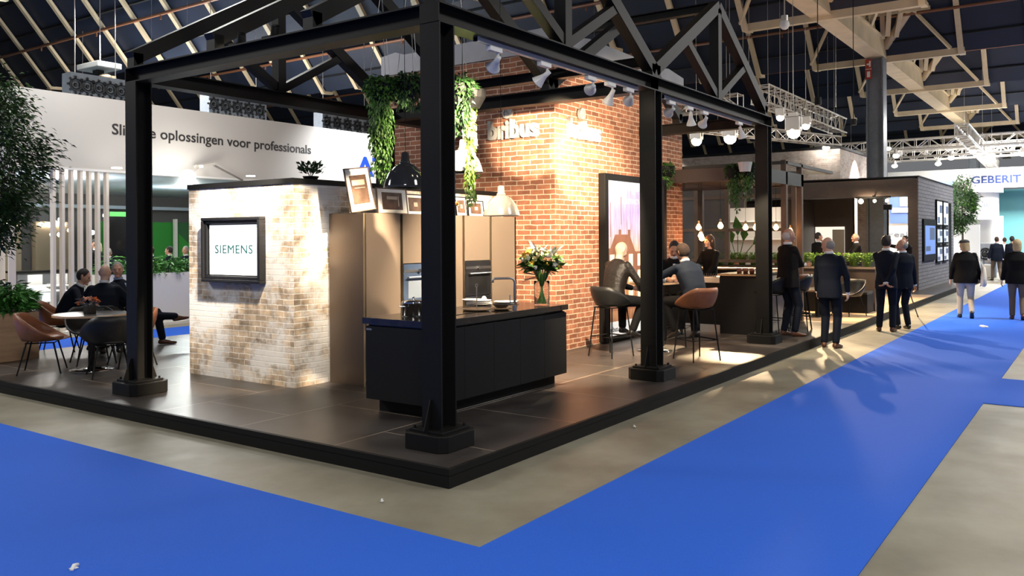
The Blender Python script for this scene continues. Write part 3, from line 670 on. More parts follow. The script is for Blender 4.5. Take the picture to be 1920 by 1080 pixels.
picframe(3.03, 3.40, .26, 'white mounted print on the cabinets just behind the corner column', 2, 3.14, .12)
# flower pots on the cabinet
def bouquet(name, lab, c, potfn, cols, n, r, zc_, stem=True, leafm=None, fl=.022, cat='flowers'):
    t = thing(name, lab, cat, c); x, y, z = c; potfn(t)
    g = MB(); heads = []
    for i in range(n):
        a = random.uniform(0, 2*PI); e = math.acos(random.uniform(-.25, 1)); q = r*random.uniform(.7, 1.0)
        p = Vector((x+math.sin(e)*math.cos(a)*q, y+math.sin(e)*math.sin(a)*q, z+zc_+math.cos(e)*q*.8)); heads.append(p)
        g.tube([(x+math.cos(a)*.015, y+math.sin(a)*.015, z+zc_*.45), (x+(p.x-x)*.45, y+(p.y-y)*.45, z+zc_*.85), p], .0025, 5)
        for _ in range(3): g.leaf(Vector((x, y, z+zc_*.8)).lerp(p, random.uniform(.2, .9)), (math.cos(a)+random.uniform(-.6, .6), math.sin(a)+random.uniform(-.6, .6), random.uniform(-.2, .7)), random.uniform(.04, .08)*r/.1, .5)
    g.build('stems', leafm or grn[1], t)
    for i, p in enumerate(heads):
        g = MB(); s = fl*random.uniform(.7, 1.4)
        for _ in range(9):
            a = random.uniform(0, 2*PI); e = random.uniform(0, 1.3); g.leaf(p, (math.cos(a)*math.cos(e), math.sin(a)*math.cos(e), math.sin(e)), s*1.3, .8)
        g.ball(p, s*.55, 8); g.build('flower_head', cols[i % len(cols)], t, smooth=True)
    return t
fo = mat('flower_orange', (.62, .16, .035), .5); fy = mat('flower_yellow', (.70, .45, .05), .5); fb = mat('flower_blue', (.12, .16, .36), .5); fw = mat('flower_white', (.80, .76, .66), .5); fpk = mat('flower_peach', (.70, .36, .24), .5); fc = mat('flower_cream', (.72, .62, .30), .5)
def blackpot(c, r, h):
    def f(t):
        g = MB(); g.lathe([(r*.8, 0), (r, h), (r*.9, h), (r*.88, h-.02), (0, h-.02)], c, 20); g.build('pot', blackm, t)
    return f
c = (3.86, 3.10, CH); bouquet('flower_pot', 'small pot of orange, yellow and blue flowers on the cabinets', c, blackpot(c, .055, .11), [fo, fy, fb, fpk], 12, .085, .15)

# ================================================================ KITCHEN ISLAND
t = thing('kitchen_island', 'long matt black kitchen island with a dark stone top', 'kitchen island', (2.3, 1.55, H0))
X0, X1, Y0, Y1 = 1.13, 3.47, 1.13, 1.97
g = MB(); g.box(X0+.14, X1-.10, Y0+.10, Y1-.06, H0, .275); g.build('plinth', blackm, t)
g = MB(); g.box(X0+.10, X1-.07, Y0+.0975, Y0+.1, H0+.008, H0+.014); g.build('plinth_strip', brushed, t)
g = MB(); g.box(X0+.015, X1-.015, Y0+.02, Y1-.02, .275, .965); g.build('body', blackm, t)
xx = [X0, 1.62, 2.09, 2.55, 3.01, X1]
for i in range(5):
    g = MB(); g.box(xx[i]+.0015, xx[i+1]-.0015, Y0, Y0+.02, .27, .955); g.build('door', island_m, t, bevel=.0015)
g = MB(); g.box(X0, X0+.015, Y0+.021, Y1-.021, .27, .965); g.build('end_panel', island_m, t)
g = MB(); g.box(X1-.015, X1, Y0+.021, Y1-.021, .27, .965); g.build('end_panel', island_m, t)
g = MB(); g.box(X0-.02, X1+.01, Y0-.02, Y1+.01, .985, 1.045); g.box(X0+.03, X1-.03, Y0+.03, Y1-.03, .965, .985); g.build('worktop', counter, t, bevel=.003)
g = MB(); g.box(X0-.003, X0, Y1-.10, Y1-.03, .925, .942); g.build('socket_plate', gold, t)
g = MB(); g.box(1.6, 2.2, 1.35, 1.85, 1.045, 1.049); g.build('hob', blackg, t)
WT = 1.047
def at_top(u, v): return at(u, v, 'z', WT)
# pot with lid
p = at_top(775, 592); t = thing('cooking_pot', 'shiny steel cooking pot standing on the hob', 'pot', p); x, y, z = p
g = MB(); g.lathe([(.115, .006), (.12, .012), (.12, .125), (.126, .128), (.12, .131), (.112, .128), (.112, .02), (0, .02)], p, 32); g.build('vessel', chrome, t, smooth=True)
g = MB(); g.lathe([(.122, .131), (.11, .142), (.04, .155), (.012, .158), (.012, .175), (.02, .182), (0, .184)], p, 32); g.build('lid', chrome, t, smooth=True)
for s in (-1, 1):
    g = MB(); g.tube([(x+s*.115, y-.04, z+.10), (x+s*.155, y-.035, z+.10), (x+s*.155, y+.035, z+.10), (x+s*.115, y+.04, z+.10)], .006, 6); g.build('handle', chrome, t)
# cake stand with ring handle
p = at_top(893, 603); p = Vector((2.10+.15, 1.42, WT+.004)); p = at(894, 582, 'z', WT); t = thing('serving_tray', 'round wooden serving tray with a tall ring handle in front of the white plates', 'tray', p); x, y, z = p
g = MB(); g.lathe([(.10, 0), (.14, .01), (.145, .022), (.135, .022), (.12, .015), (0, .015)], p, 32); g.build('tray', plywood, t, smooth=True)
g = MB(); g.tube([(x, y, z+.015), (x, y, z+.24)], .005, 8); g.tube([(x+.018*math.cos(a), y-.018*math.sin(a)*.3, z+.26+.018*math.sin(a)) for a in np.linspace(0, 2*PI, 14)], .004, 6); g.build('handle', brushed, t)
plate_m = mat('plate_white', (.82, .80, .76), .25)
for k, (u, v, r, lab, mt_) in enumerate([(886, 564, .13, 'wide pale plate at the back of the island behind the ring handle', plate_m), (903, 572, .12, 'white dinner plate in the middle of the island', plate_m), (950, 568, .15, 'large white oval platter beside the tap', plate_m), (940, 581, .12, 'round wooden board with a dark bowl on it', plywood)]):
    p = at_top(u, v); g = MB(); g.lathe([(r*.6, 0), (r*.95, .014), (r, .02), (r*.95, .02), (r*.6, .006), (0, .006)], p, 32)
    if k == 1: 
        for dz in (.02, .04): g.lathe([(r*.5, dz), (r*.9, dz+.012), (r*.95, dz+.018), (r*.6, dz+.006), (0, dz+.006)], p, 32)
    tag(g.build('plate' if k != 3 else 'chopping_board', mt_, smooth=True), lab, 'plate' if k != 3 else 'board')
p = at_top(940, 581)+Vector((0, 0, .022)); g = MB(); g.lathe([(.05, 0), (.085, .03), (.092, .045), (.085, .045), (.05, .012), (0, .012)], p, 28); tag(g.build('bowl', darkwood, smooth=True), 'dark brown bowl standing on the wooden board by the tap', 'bowl')
p = at_top(906, 570)+Vector((0, 0, .005)); g = MB(); g.ball(p+Vector((0, 0, .03)), .055, 12, (1.3, .8, .6)); g.ball(p+Vector((.03, .01, .055)), .03, 10); tag(g.build('folded_napkin', plate_m, smooth=True), 'crumpled white napkin between the plates on the island', 'napkin')
# tap
p = at_top(965, 582); t = thing('kitchen_tap', 'tall angular steel kitchen tap on the island', 'tap', p); x, y, z = p
g = MB(); dv = Vector((-.72, .55, 0)); P0 = Vector((x, y, z))
g.tube([P0, P0+Vector((0, 0, .30)), P0+Vector((0, 0, .325))+dv*.02, P0+Vector((0, 0, .335))+dv*.05, P0+Vector((0, 0, .335))+dv*.24, P0+Vector((0, 0, .325))+dv*.255, P0+Vector((0, 0, .29))+dv*.26], .012, 10); g.build('spout', brushed, t, smooth=True)
g = MB(); g.cyl(p, .024, 0, .05, 20); g.build('base', brushed, t, smooth=False)
g = MB(); g.tube([P0+Vector((0, 0, .07)), P0+Vector((-.05, .02, .07)), P0+Vector((-.055, .02, .16))], .006, 8); g.build('lever', brushed, t)
# vase bouquet
c = tuple(at_top(1016, 572)); x, y, z = c
def glassvase(t):
    g = MB(); g.lathe([(.080, 0), (.084, .01), (.086, .20), (.088, .27), (.084, .27), (.082, .20), (.080, .015), (0, .015)], c, 28); g.build('vase', glass, t, smooth=True)
bq = bouquet('flower_vase', 'big mixed bouquet of white, yellow and peach flowers in a glass vase', c, glassvase, [fw, fc, fpk, fw, fy, fw, fc], 60, .23, .46, True, grn[1], .032, 'flowers')
g = MB()
for i in range(26):
    a = 2*PI*i/26; g.tube([(x+.05*math.cos(a), y+.05*math.sin(a), z+.015), (x+.012*math.cos(a+2), y+.012*math.sin(a+2), z+.2), (x+.05*math.cos(a+3), y+.05*math.sin(a+3), z+.36)], .0035, 5)
g.build('cut_stems', mat('stem_light', (.16, .38, .07), .5), bq)
g = MB()
for i in range(9):
    a = 2.4+random.uniform(-.5, .5); e = random.uniform(-.3, .5); d_ = Vector((math.cos(a)*.6-.3, math.sin(a)*.4+.3, e)); p0 = Vector((x, y, z+.33)); p1 = p0+d_*.22; g.tube([p0, p1, p1+Vector((random.uniform(-.05, .02), .02, random.uniform(-.03, .06)))], .0025, 4)
    for _ in range(6): g.ball(p0.lerp(p1, random.uniform(.4, 1)), .006, 5)
g.build('berry_twigs', mat('twig_peach', (.42, .22, .14), .6), bq)
g = MB()
for i in range(8):
    a = random.uniform(0, 2*PI); p0 = Vector((x, y, z+.45)); g.leaf(p0+Vector((math.cos(a)*.08, math.sin(a)*.08, .05)), (math.cos(a)*.5+.2, math.sin(a)*.5-.2, .9), .24, .16)
g.build('spiky_leaves', fw, bq)

# ================================================================ PENDANT LAMPS
def pendant(u, vrim, lab, shade_m, r, x, top=5.0, watts=16, y=1.55):
    p = at(u, vrim, 'y', y); x, y, z = p
    t = thing('pendant_lamp', lab, 'pendant lamp', (x, y, z))
    g = MB(); h = r*1.55
    prof = [(r, 0), (r*1.01, .006), (r*.985, .02), (r*.93, r*.30), (r*.80, r*.62), (r*.60, r*.90), (r*.38, r*1.06), (r*.24, r*1.12), (r*.235, r*1.22), (r*.20, r*1.24), (r*.17, r*1.6), (r*.10, r*1.64), (0, r*1.64)]
    inner = [(0, r*1.02), (r*.34, r*.98), (r*.56, r*.84), (r*.77, r*.58), (r*.90, r*.27), (r*.96, .02), (r, 0)]
    g.lathe(prof, p, 40); g.build('shade', shade_m, t, smooth=True)
    g = MB(); g.lathe(inner, p, 40); g.build('inner_shade', white, t, smooth=True)
    g = MB(); g.lathe([(r*.245, r*1.12), (r*.26, r*1.15), (r*.245, r*1.19)], p, 30); g.build('collar', shade_m, t, smooth=True)
    g = MB(); g.ball(Vector(p)+Vector((0, 0, r*.55)), .05, 14); g.tube([Vector(p)+Vector((0, 0, r*.55)), Vector(p)+Vector((0, 0, r*1.0))], .02, 10); g.build('bulb', lampw, t, smooth=True)
    g = MB(); g.tube([Vector(p)+Vector((0, 0, r*1.62)), (x, y, top)], .003, 6); g.build('cable', blackm, t)
    spot('pendant_light', Vector(p)+Vector((0, 0, r*.25)), Vector(p)-Vector((0, 0, 1)), watts, 130, .4, (1, .82, .60), .04)
pendant(760, 352, 'glossy dark grey dome pendant lamp left of the corner column', mat('enamel_dark', (.035, .036, .040), .10, .2, coat=.8), .205, 0)
pendant(868, 323, 'white dome pendant lamp just right of the corner column', mat('enamel_white', (.74, .70, .62), .22, coat=.5), .205, 0)
pendant(940, 405, 'cream dome pendant lamp hanging lowest over the island', mat('enamel_cream', (.55, .49, .40), .20, .15, coat=.6), .205, 0, y=1.6)

# ================================================================ HANGING PLANTS
def hangplant(c, r, drop, lab, lm, n=900, vines=14, top=None, spread=1.0, zz=.16):
    t = thing('hanging_plant', lab, 'hanging plant', c); x, y, z = c
    g = MB(); g.lathe([(.0, -.16), (.08, -.15), (.14, -.05), (.15, .03), (.14, .03), (.07, -.13)], c, 18); g.build('basket', blackm, t)
    if top:
        g = MB()
        for i in range(3): a = 2*PI*i/3; g.tube([(x+.14*math.cos(a), y+.14*math.sin(a), z+.02), (x, y, top)], .003, 4)
        g.build('chains', brushed, t)
    g = MB()
    for i in range(n//2):
        a = random.uniform(0, 2*PI); e = random.uniform(-1.0, 1.4); q = r*random.uniform(.55, 1.05)
        p = Vector((x+math.cos(a)*math.cos(e)*q, y+math.sin(a)*math.cos(e)*q, z+math.sin(e)*q*.75)); g.leaf(p, (math.cos(a)*.7, math.sin(a)*.7, random.uniform(-1.0, .4)), random.uniform(.04, .075), .5)
    g.build('foliage', lm[0], t)
    g = MB()
    for k in range(vines):
        a = random.uniform(0, 2*PI); L = drop*random.uniform(.45, 1.0); q = r*random.uniform(.2, .85)*spread; px_, py_ = x+math.cos(a)*q, y+math.sin(a)*q
        pts = [Vector((px_+math.sin(j*1.1+k)*.015, py_+math.cos(j*1.3+k)*.015, z-.05-L*j/10)) for j in range(11)]; g.tube(pts, .003, 4)
        for i in range(int(L*n/vines*1.3)):
            s = random.uniform(0, 1); j = int(s*9.99); p = pts[j].lerp(pts[j+1], s*10-j); w_ = zz*(1-s*.65)*.5
            b = random.uniform(0, 2*PI); g.leaf(p+Vector((math.cos(b)*w_*random.random(), math.sin(b)*w_*random.random(), 0)), (math.cos(b)*.6, math.sin(b)*.6, -1), random.uniform(.035, .07), .45)
    g.build('trailing_vines', lm[1], t)
    return t
pa = at(716, 165, 'y', 2.3); hangplant(pa, .16, .95, 'leftmost hanging basket with a long fern-like cascade', (grn[1], grn[1]), 2600, 22, 4.4, .75, .16)
pb = at(768, 160, 'y', 2.1); hangplant(pb, .18, .22, 'round dense hanging plant left of the corner column', (grn[0], grn[0]), 1500, 8, 4.6)
pc = at(860, 165, 'y', 1.35); hangplant(pc, .17, .40, 'dark hanging ivy right of the corner column', (grn[0], grn[0]), 1800, 16, 4.6, .8)
t = hangplant(at(884, 175, 'y', 1.3), .06, 1.25, 'long yellow-green ivy trail dangling right of the corner column', (grn[2], grn[2]), 700, 5, None, .6, .10)
for k, (u, v, yy_, r, dr, lab, mm) in enumerate([(1250, 315, 2.2, .13, .42, 'ivy hanging from the left end of the bar canopy', 1), (1376, 318, 1.15, .14, .70, 'left trailing ivy in a pot on the bar canopy', 1), (1402, 314, 1.05, .13, .50, 'right trailing ivy with the white pot on the bar canopy', 1)]):
    c = at(u, v, 'x', 9.38 if k else 9.3); t = hangplant(c, r, dr, lab, (grn[mm], grn[mm]), 900, 10, None, 1.0, .14)
    if k == 2:
        g = MB(); g.lathe([(.09, -.10), (.12, .06), (.11, .06), (0, .03)], (c[0]-.13, c[1], c[2]+.02), 20); g.build('pot', pot, t)

# ================================================================ CHAIRS AND TABLES
def shell(R, hmin, hmax, z0, thick=.02, n=40, m_=7, flare=1.18, cut=1.0):
    """tub seat open at the front (-Y side of local frame is the FRONT)"""
    g = MB(); 
    def ring(s, off):
        out = []
        for k in range(n):
            a = 2*PI*k/n; c_ = math.cos(a-PI/2)   # 1 at back (+Y)
            hh = hmin+(hmax-hmin)*max(0, min(1, (c_*.5+.5)*1.25-.12))**1.25
            bx = .68; 
            if s <= .35: rr = R*(.12+.72*(s/.35)); z = z0+.0+ .02*(s/.35)**2
            else:
                q = (s-.35)/.65; rr = R*(.84+(flare-.84)*math.sin(q*PI/2)*1.0); z = z0+.02+hh*q**1.15
            rr -= off; out.append((math.cos(a)*rr, math.sin(a)*rr*.93, z+(off*.9 if s <= .35 else off*.4*(1-(s-.35)/.65))))
        return out
    ss = [0, .18, .35, .45, .58, .72, .86, 1.0]
    rows = [ring(s, 0) for s in ss]+[ring(s, thick) for s in reversed(ss)]
    vs = [p for r_ in rows for p in r_]; fs = []
    for i in range(len(rows)-1):
        for k in range(n): fs.append((i*n+k, i*n+(k+1) % n, (i+1)*n+(k+1) % n, (i+1)*n+k))
    fs.append(tuple(range(n))[::-1]); fs.append(tuple((len(rows)-1)*n+k for k in range(n)))
    g.add(vs, fs); return g
def make_chair(name, cat, mt_, seat, R=.29, hmin=.04, hmax=.34, sp=.24, foot=False):
    t = thing(name, 'x', cat)
    shell(R, hmin, hmax, seat-.05).build('seat_shell', mt_, t, smooth=True)
    g = MB(); g.lathe([(R*.8, seat-.03), (R*.84, seat-.005), (R*.72, seat+.012), (0, seat+.012)], (0, 0, 0), 28); g.build('seat_cushion', mt_, t, smooth=True)
    g = MB(); zz = seat-.055; g.tube([(-.17, -.16, zz), (-.17, .16, zz), (.17, .16, zz), (.17, -.16, zz), (-.17, -.16, zz)], .008, 8)
    g.build('under_frame', blackm, t)
    if foot:
        g = MB(); q = .20; g.tube([(-q, -q, .28), (-q, q, .28), (q, q, .28), (q, -q, .28), (-q, -q, .28)], .009, 8); g.build('foot_rail', blackm, t)
    for sx in (-1, 1):
        for sy in (-1, 1):
            g = MB(); g.tube([(sx*.16, sy*.15, zz), (sx*sp, sy*sp, .008)], .011, 8, .009); g.ball((sx*sp, sy*sp, .011), .012, 6); g.build('leg', blackm, t)
    return t
protos = {}
def chair(kind, loc, rz, lab, group=None):
    """rz: direction the sitter looks, angle from +X"""
    spec = {'tan': ('tub_chair', 'chair', tan, .44), 'black': ('tub_chair', 'chair', chairblk, .44), 'tanstool': ('bar_stool', 'bar stool', tan, .74), 'blackstool': ('bar_stool', 'bar stool', chairblk, .74)}[kind]
    if kind not in protos:
        st = 'stool' in kind
        o = make_chair(spec[0], spec[1], spec[2], spec[3], R=.25 if st else .29, hmin=.02, hmax=.27 if st else .34, sp=.22 if st else .24, foot=st); protos[kind] = o
    else: o = copy_tree(protos[kind])
    o.location = loc; o.rotation_euler = (0, 0, rz+PI/2); o['label'] = lab
    if group: o['group'] = group
    elif 'group' in o: del o['group']
    return o
TC = Vector((1.28, 6.65, 0))
chair('tan', (.62, 7.12, H0), -.62, 'tan leather tub chair with its back to the wooden planter')
chair('black', (.95, 6.12, H0), 1.2, 'black tub chair nearest the walkway at the round table')
chair('black', (1.38, 7.32, H0), 4.4, 'black tub chair on the far side of the round table')
chair('tan', (1.75, 8.96, H0), -.61, 'tan tub chair under the man bending forward')
chair('black', (1.76, 7.78, H0), .80, 'black tub chair under the bald man with his back turned')
chair('tan', (2.55, 8.64, H0), -1.1, 'tan tub chair under the grey-haired man crossing his legs')
chair('tan', (1.58, 6.72, H0), 2.9, 'tan tub chair half hidden behind the left column')
def round_table(c, r, h, lab, base=True):
    t = thing('round_table', lab, 'table', c)
    g = MB(); g.lathe([(0, h-.03), (r*.96, h-.03), (r, h-.02), (r, h-.004), (r*.985, h), (0, h)], c, 48); g.build('tabletop', mat('table_laminate', (.045, .043, .042), .25), t, smooth=False)
    g = MB(); g.lathe([(r*1.001, h-.026), (r*1.004, h-.02), (r*1.004, h-.006), (r*1.001, h-.001)], c, 48); g.build('edge_band', plywood, t)
    g = MB(); g.cyl(c, .04, .02, h-.03, 20); g.build('pedestal', blackm, t, smooth=False)
    g = MB(); g.lathe([(.26, 0), (.26, .008), (.10, .022), (.045, .03), (0, .03)], c, 36); g.build('foot_plate', chrome, t, smooth=True)
    return t
tc_ = at(172, 693, 'z', H0); round_table((tc_.x, tc_.y, H0), .45, .72, 'round cafe table with orange flowers beside the left column')
c = (tc_.x-.02, tc_.y+.0, H0+.721)
def cubevase(t):
    g = MB(); g.box(c[0]-.055, c[0]+.055, c[1]-.055, c[1]+.055, c[2], c[2]+.10); g.build('vase', blackg, t, bevel=.004)
bouquet('flower_vase', 'orange flowers in a square black vase on the round cafe table', c, cubevase, [fo, fo, fpk], 11, .13, .13, True, mat('leaf_grey', (.13, .14, .15), .5), .030, 'flowers')
# bar table group
bt_c = (6.62, 1.55, H0)
round_table(bt_c, .36, 1.00, 'high round bar table hidden behind the middle column')
chair('blackstool', (5.75, 1.80, H0), -.25, 'black bar stool under the bald man in the leather jacket')
chair('tanstool', (6.05, .66, H0), 1.05, 'tan bar stool under the man in the navy jacket')
chair('blackstool', (7.35, 1.55, H0), 3.3, 'black bar stool under the man facing the camera at the high table')
g = MB(); g.lathe([(.03, 0), (.042, .075), (.038, .075), (.028, .005), (0, .005)], (6.5, 1.35, H0+1.0), 18); tag(g.build('coffee_cup', plate_m, smooth=True), 'small white cup on the high bar table', 'cup')

# ================================================================ LEFT PLANTER AND TREE
t = thing('wooden_planter', 'pale plywood planter box at the left edge of the stand', 'planter', (.85, 8.7, H0))
g = MB(); g.box(.35, 1.22, 8.45, 9.30, H0, .80); g.build('box', plywood, t, bevel=.006)
g = MB(); g.box(.40, 1.17, 8.50, 9.25, .74, .78); g.build('soil', soil, t)
def bush(c, r, h, n, lm, lab, ls=(.07, .14), group=None, up=.6):
    t = thing('leafy_plant', lab, 'plant', c, 0, group); x, y, z = c
    g = MB()
    for i in range(n):
        a = random.uniform(0, 2*PI); q = r*math.sqrt(random.random()); hh = h*random.uniform(.15, 1)*(1-.35*q/r)
        g.leaf((x+math.cos(a)*q, y+math.sin(a)*q, z+hh), (math.cos(a), math.sin(a), random.uniform(-.4, up)), random.uniform(*ls), .35)
    g.build('foliage', lm, t)
    g = MB()
    for i in range(10):
        a = 2*PI*i/10; g.tube([(x, y, z), (x+math.cos(a)*r*.35, y+math.sin(a)*r*.35, z+h*.5), (x+math.cos(a)*r*.7, y+math.sin(a)*r*.7, z+h*.8)], .005, 5)
    g.build('stems', grn[0], t)
bush((.95, 8.72, .77), .30, .42, 900, grn[3], 'bright green bush in the wooden planter', (.08, .16))
bush((1.12, 9.08, .77), .20, .48, 350, grn[0], 'darker spiky plant at the back of the wooden planter', (.10, .20))
bush((.55, 8.72, .77), .25, .42, 500, grn[3], 'green bush at the left side of the wooden planter', (.08, .16))
def tree(base, th, cr, ch_, cz, lab, n, ls, lms, trunk=.045):
    t = thing('indoor_tree', lab, 'tree', base); x, y, z = base
    g = MB(); g.tube([(x, y, z), (x+.03, y-.02, z+th*.5), (x, y, cz)], trunk, 10, trunk*.6)
    br = []
    for i in range(16):
        a = random.uniform(0, 2*PI); zz = cz+random.uniform(-.45, .35)*ch_; e = random.uniform(.2, .9); q = cr*random.uniform(.6, .95)
        p1 = Vector((x+math.cos(a)*q, y+math.sin(a)*q, zz+q*.35)); g.tube([(x, y, zz-.15), Vector((x, y, zz)).lerp(p1, .5)+Vector((0, 0, -.03)), p1], trunk*.35, 5, .004); br.append(p1)
    g.build('trunk', bark, t, smooth=True)
    for j, lm in enumerate(lms):
        g = MB(); clumps = []
        for i in range(40):
            a = random.uniform(0, 2*PI); e = math.asin(random.uniform(-1, 1)); q = random.uniform(.55, .95)
            clumps.append(Vector((x+math.cos(a)*math.cos(e)*cr*q, y+math.sin(a)*math.cos(e)*cr*q, cz+math.sin(e)*ch_*.5*q)))
        for i in range(n//len(lms)):
            c_ = random.choice(clumps); v = Vector((random.gauss(0, 1), random.gauss(0, 1), random.gauss(0, 1)))*cr*.17; p = c_+v
            o = (p-Vector((x, y, cz))); g.leaf(p, (o.x+random.uniform(-.3, .3), o.y+random.uniform(-.3, .3), random.uniform(-.6, .25)*cr), random.uniform(*ls), .42)
        g.build('foliage', lm, t)
tree((.72, 8.98, .74), 1.4, .80, 2.75, 2.95, 'tall leafy tree standing in the wooden planter at the left edge', 15000, (.06, .11), [grn[0], grn[0], grn[1]], .05)
# ================================================================ PEOPLE
skin = mat('skin', (.50, .27, .18), .5, noise=.08, nscale=20); skin_l = mat('skin_pale', (.58, .36, .27), .5, noise=.08, nscale=20)
suit_navy = mat('suit_navy', (.0055, .0085, .017), .75, bump=.25, bscale=9, spec=.15); suit_blk = mat('suit_black', (.0045, .0045, .005), .8, bump=.25, bscale=9, spec=.15)
suit_blue = mat('jacket_blue', (.013, .019, .032), .75, bump=.35, bscale=9, spec=.2); beige = mat('chino_beige', (.34, .28, .21), .8, bump=.4, bscale=10)
brownt = mat('trouser_brown', (.15, .105, .07), .8, bump=.3, bscale=10); jeans = mat('jeans_pale', (.45, .42, .36), .8, bump=.3, bscale=12)
shirt = mat('shirt_white', (.72, .73, .76), .7); shirt_b = mat('shirt_blue', (.30, .38, .56), .7); shoe_b = mat('shoe_brown', (.09, .035, .015), .35); shoe_k = mat('shoe_black', (.012, .011, .010), .3)
hair_g = mat('hair_grey', (.30, .28, .26), .8, bump=.8, bscale=80); hair_d = mat('hair_dark', (.018, .014, .012), .7, bump=.8, bscale=80); hair_br = mat('hair_brown', (.045, .022, .012), .7, bump=.8, bscale=80); hair_bl = mat('hair_blond', (.48, .36, .20), .7, bump=.8, bscale=80)
eyem = mat('eye_dark', (.01, .008, .006), .2); lipm = mat('lip', (.36, .13, .10), .5)

def tcap(g, a, b, ra, rb, side=None, flat=1.0, n=14, mid=None):
    """tapered capsule with rounded ends, optional bulge radius at the middle"""
    a = Vector(a); b = Vector(b); d = (b-a); L = d.length
    if L < 1e-5: d = Vector((0, 0, 1)); L = 1e-5
    d = d.normalized(); x = Vector(side) if side is not None else (d.cross(Vector((0, 0, 1))) if abs(d.z) < .95 else d.cross(Vector((1, 0, 0))))
    x = (x-d*x.dot(d)).normalized(); y = d.cross(x)
    rows = []
    for i in range(5): t = -PI/2+PI/2*i/4; rows.append((a+d*(math.sin(t)*ra), max(ra*math.cos(t), 1e-4)))
    if mid: rows.append((a+d*L*.5, mid)) 
    for i in range(5): t = PI/2*i/4; rows.append((b+d*(math.sin(t)*rb), max(rb*math.cos(t), 1e-4)))
    base = len(g.v)
    for c, r in rows:
        for k in range(n): t = 2*PI*k/n; g.v.append(tuple(c+x*(r*math.cos(t))+y*(r*flat*math.sin(t))))
    N = len(rows)
    for i in range(N-1):
        for k in range(n): g.f.append((base+i*n+k, base+i*n+(k+1) % n, base+(i+1)*n+(k+1) % n, base+(i+1)*n+k)); g.uv.append(None); g.mi.append(0)
    g.f.append(tuple(base+k for k in reversed(range(n)))); g.f.append(tuple(base+(N-1)*n+k for k in range(n))); g.uv += [None, None]; g.mi += [0, 0]
def loft(g, rings, n=22):
    """rings: (centre, side, fwd, rx, ry)"""
    base = len(g.v); N = len(rings)
    for c, s, f, rx, ry in rings:
        for k in range(n):
            t = 2*PI*k/n; ct, st = math.cos(t), math.sin(t); e = .85
            g.v.append(tuple(Vector(c)+s*(rx*math.copysign(abs(ct)**e, ct))+f*(ry*math.copysign(abs(st)**e, st))))
    for i in range(N-1):
        for k in range(n): g.f.append((base+i*n+k, base+i*n+(k+1) % n, base+(i+1)*n+(k+1) % n, base+(i+1)*n+k)); g.uv.append(None); g.mi.append(0)
    g.f.append(tuple(base+k for k in reversed(range(n)))); g.f.append(tuple(base+(N-1)*n+k for k in range(n))); g.uv += [None, None]; g.mi += [0, 0]
def fused(g, name, mt_, parent, vox, smooth=3, fac=.5):
    me = bpy.data.meshes.new('tmp'); me.from_pydata(g.v, [], g.f); me.update()
    o = bpy.data.objects.new('tmp', me); C.objects.link(o)
    # consistent outward normals
    import bmesh
    bm = bmesh.new(); bm.from_mesh(me); bmesh.ops.recalc_face_normals(bm, faces=bm.faces); bm.to_mesh(me); bm.free()
    r = o.modifiers.new('r', 'REMESH'); r.mode = 'VOXEL'; r.voxel_size = vox; r.use_smooth_shade = True
    s = o.modifiers.new('s', 'SMOOTH'); s.factor = fac; s.iterations = smooth
    nm = bpy.data.meshes.new_from_object(o.evaluated_get(bpy.context.evaluated_depsgraph_get()))
    bpy.data.objects.remove(o); bpy.data.meshes.remove(me)
    nm.name = name; nm.materials.clear(); nm.materials.append(mt_); nm.polygons.foreach_set('use_smooth', [True]*len(nm.polygons))
    ob = bpy.data.objects.new(name, nm); C.objects.link(ob); ob.parent = parent; return ob
def ik(a, c, l1, l2, hint):
    a = Vector(a); c = Vector(c); d = c-a; L = min(d.length, (l1+l2)*.999); d.normalize(); c = a+d*L
    x = (l1*l1-l2*l2+L*L)/(2*L); h = math.sqrt(max(l1*l1-x*x, 0)); hv = Vector(hint); hv = (hv-d*hv.dot(d)).normalized()
    return a+d*x+hv*h, c
def hand(g, w, d, n, side, curl=.5, sc_=1.0):
    """w wrist, d finger direction, n palm normal (towards the palm side), side=+1: thumb along d x n, -1 the other way"""
    w = Vector(w); d = Vector(d).normalized(); n = Vector(n); n = (n-d*n.dot(d)).normalized(); s = d.cross(n)*side; k = sc_
    tcap(g, w-d*.02*k, w+d*.06*k, .026*k, .038*k, s, .42)
    ls = [.070, .078, .072, .056]
    for i in range(4):
        b = w+d*(.082-.004*abs(i-1))*k+s*(.030-.0205*i)*k; c1 = curl*.8; d1 = (d*math.cos(c1)+n*math.sin(c1)); d2 = (d*math.cos(c1*2.3)+n*math.sin(c1*2.3)); d3 = (d*math.cos(c1*3.2)+n*math.sin(c1*3.2)); L = ls[i]*k
        p1 = b+d1*L*.45; p2 = p1+d2*L*.32; p3 = p2+d3*L*.25
        tcap(g, b-d*.015*k, p1, .0095*k, .0088*k, n=8); tcap(g, p1, p2, .0088*k, .0080*k, n=8); tcap(g, p2, p3, .0080*k, .0068*k, n=8)
    b = w+d*.018*k+s*.026*k; p1 = b+(d*.62+s*.66+n*.30).normalized()*.036*k; p2 = p1+(d*.86+s*.26+n*.42).normalized()*.032*k
    tcap(g, b, p1, .0125*k, .0105*k, n=8); tcap(g, p1, p2, .0105*k, .0085*k, n=8)
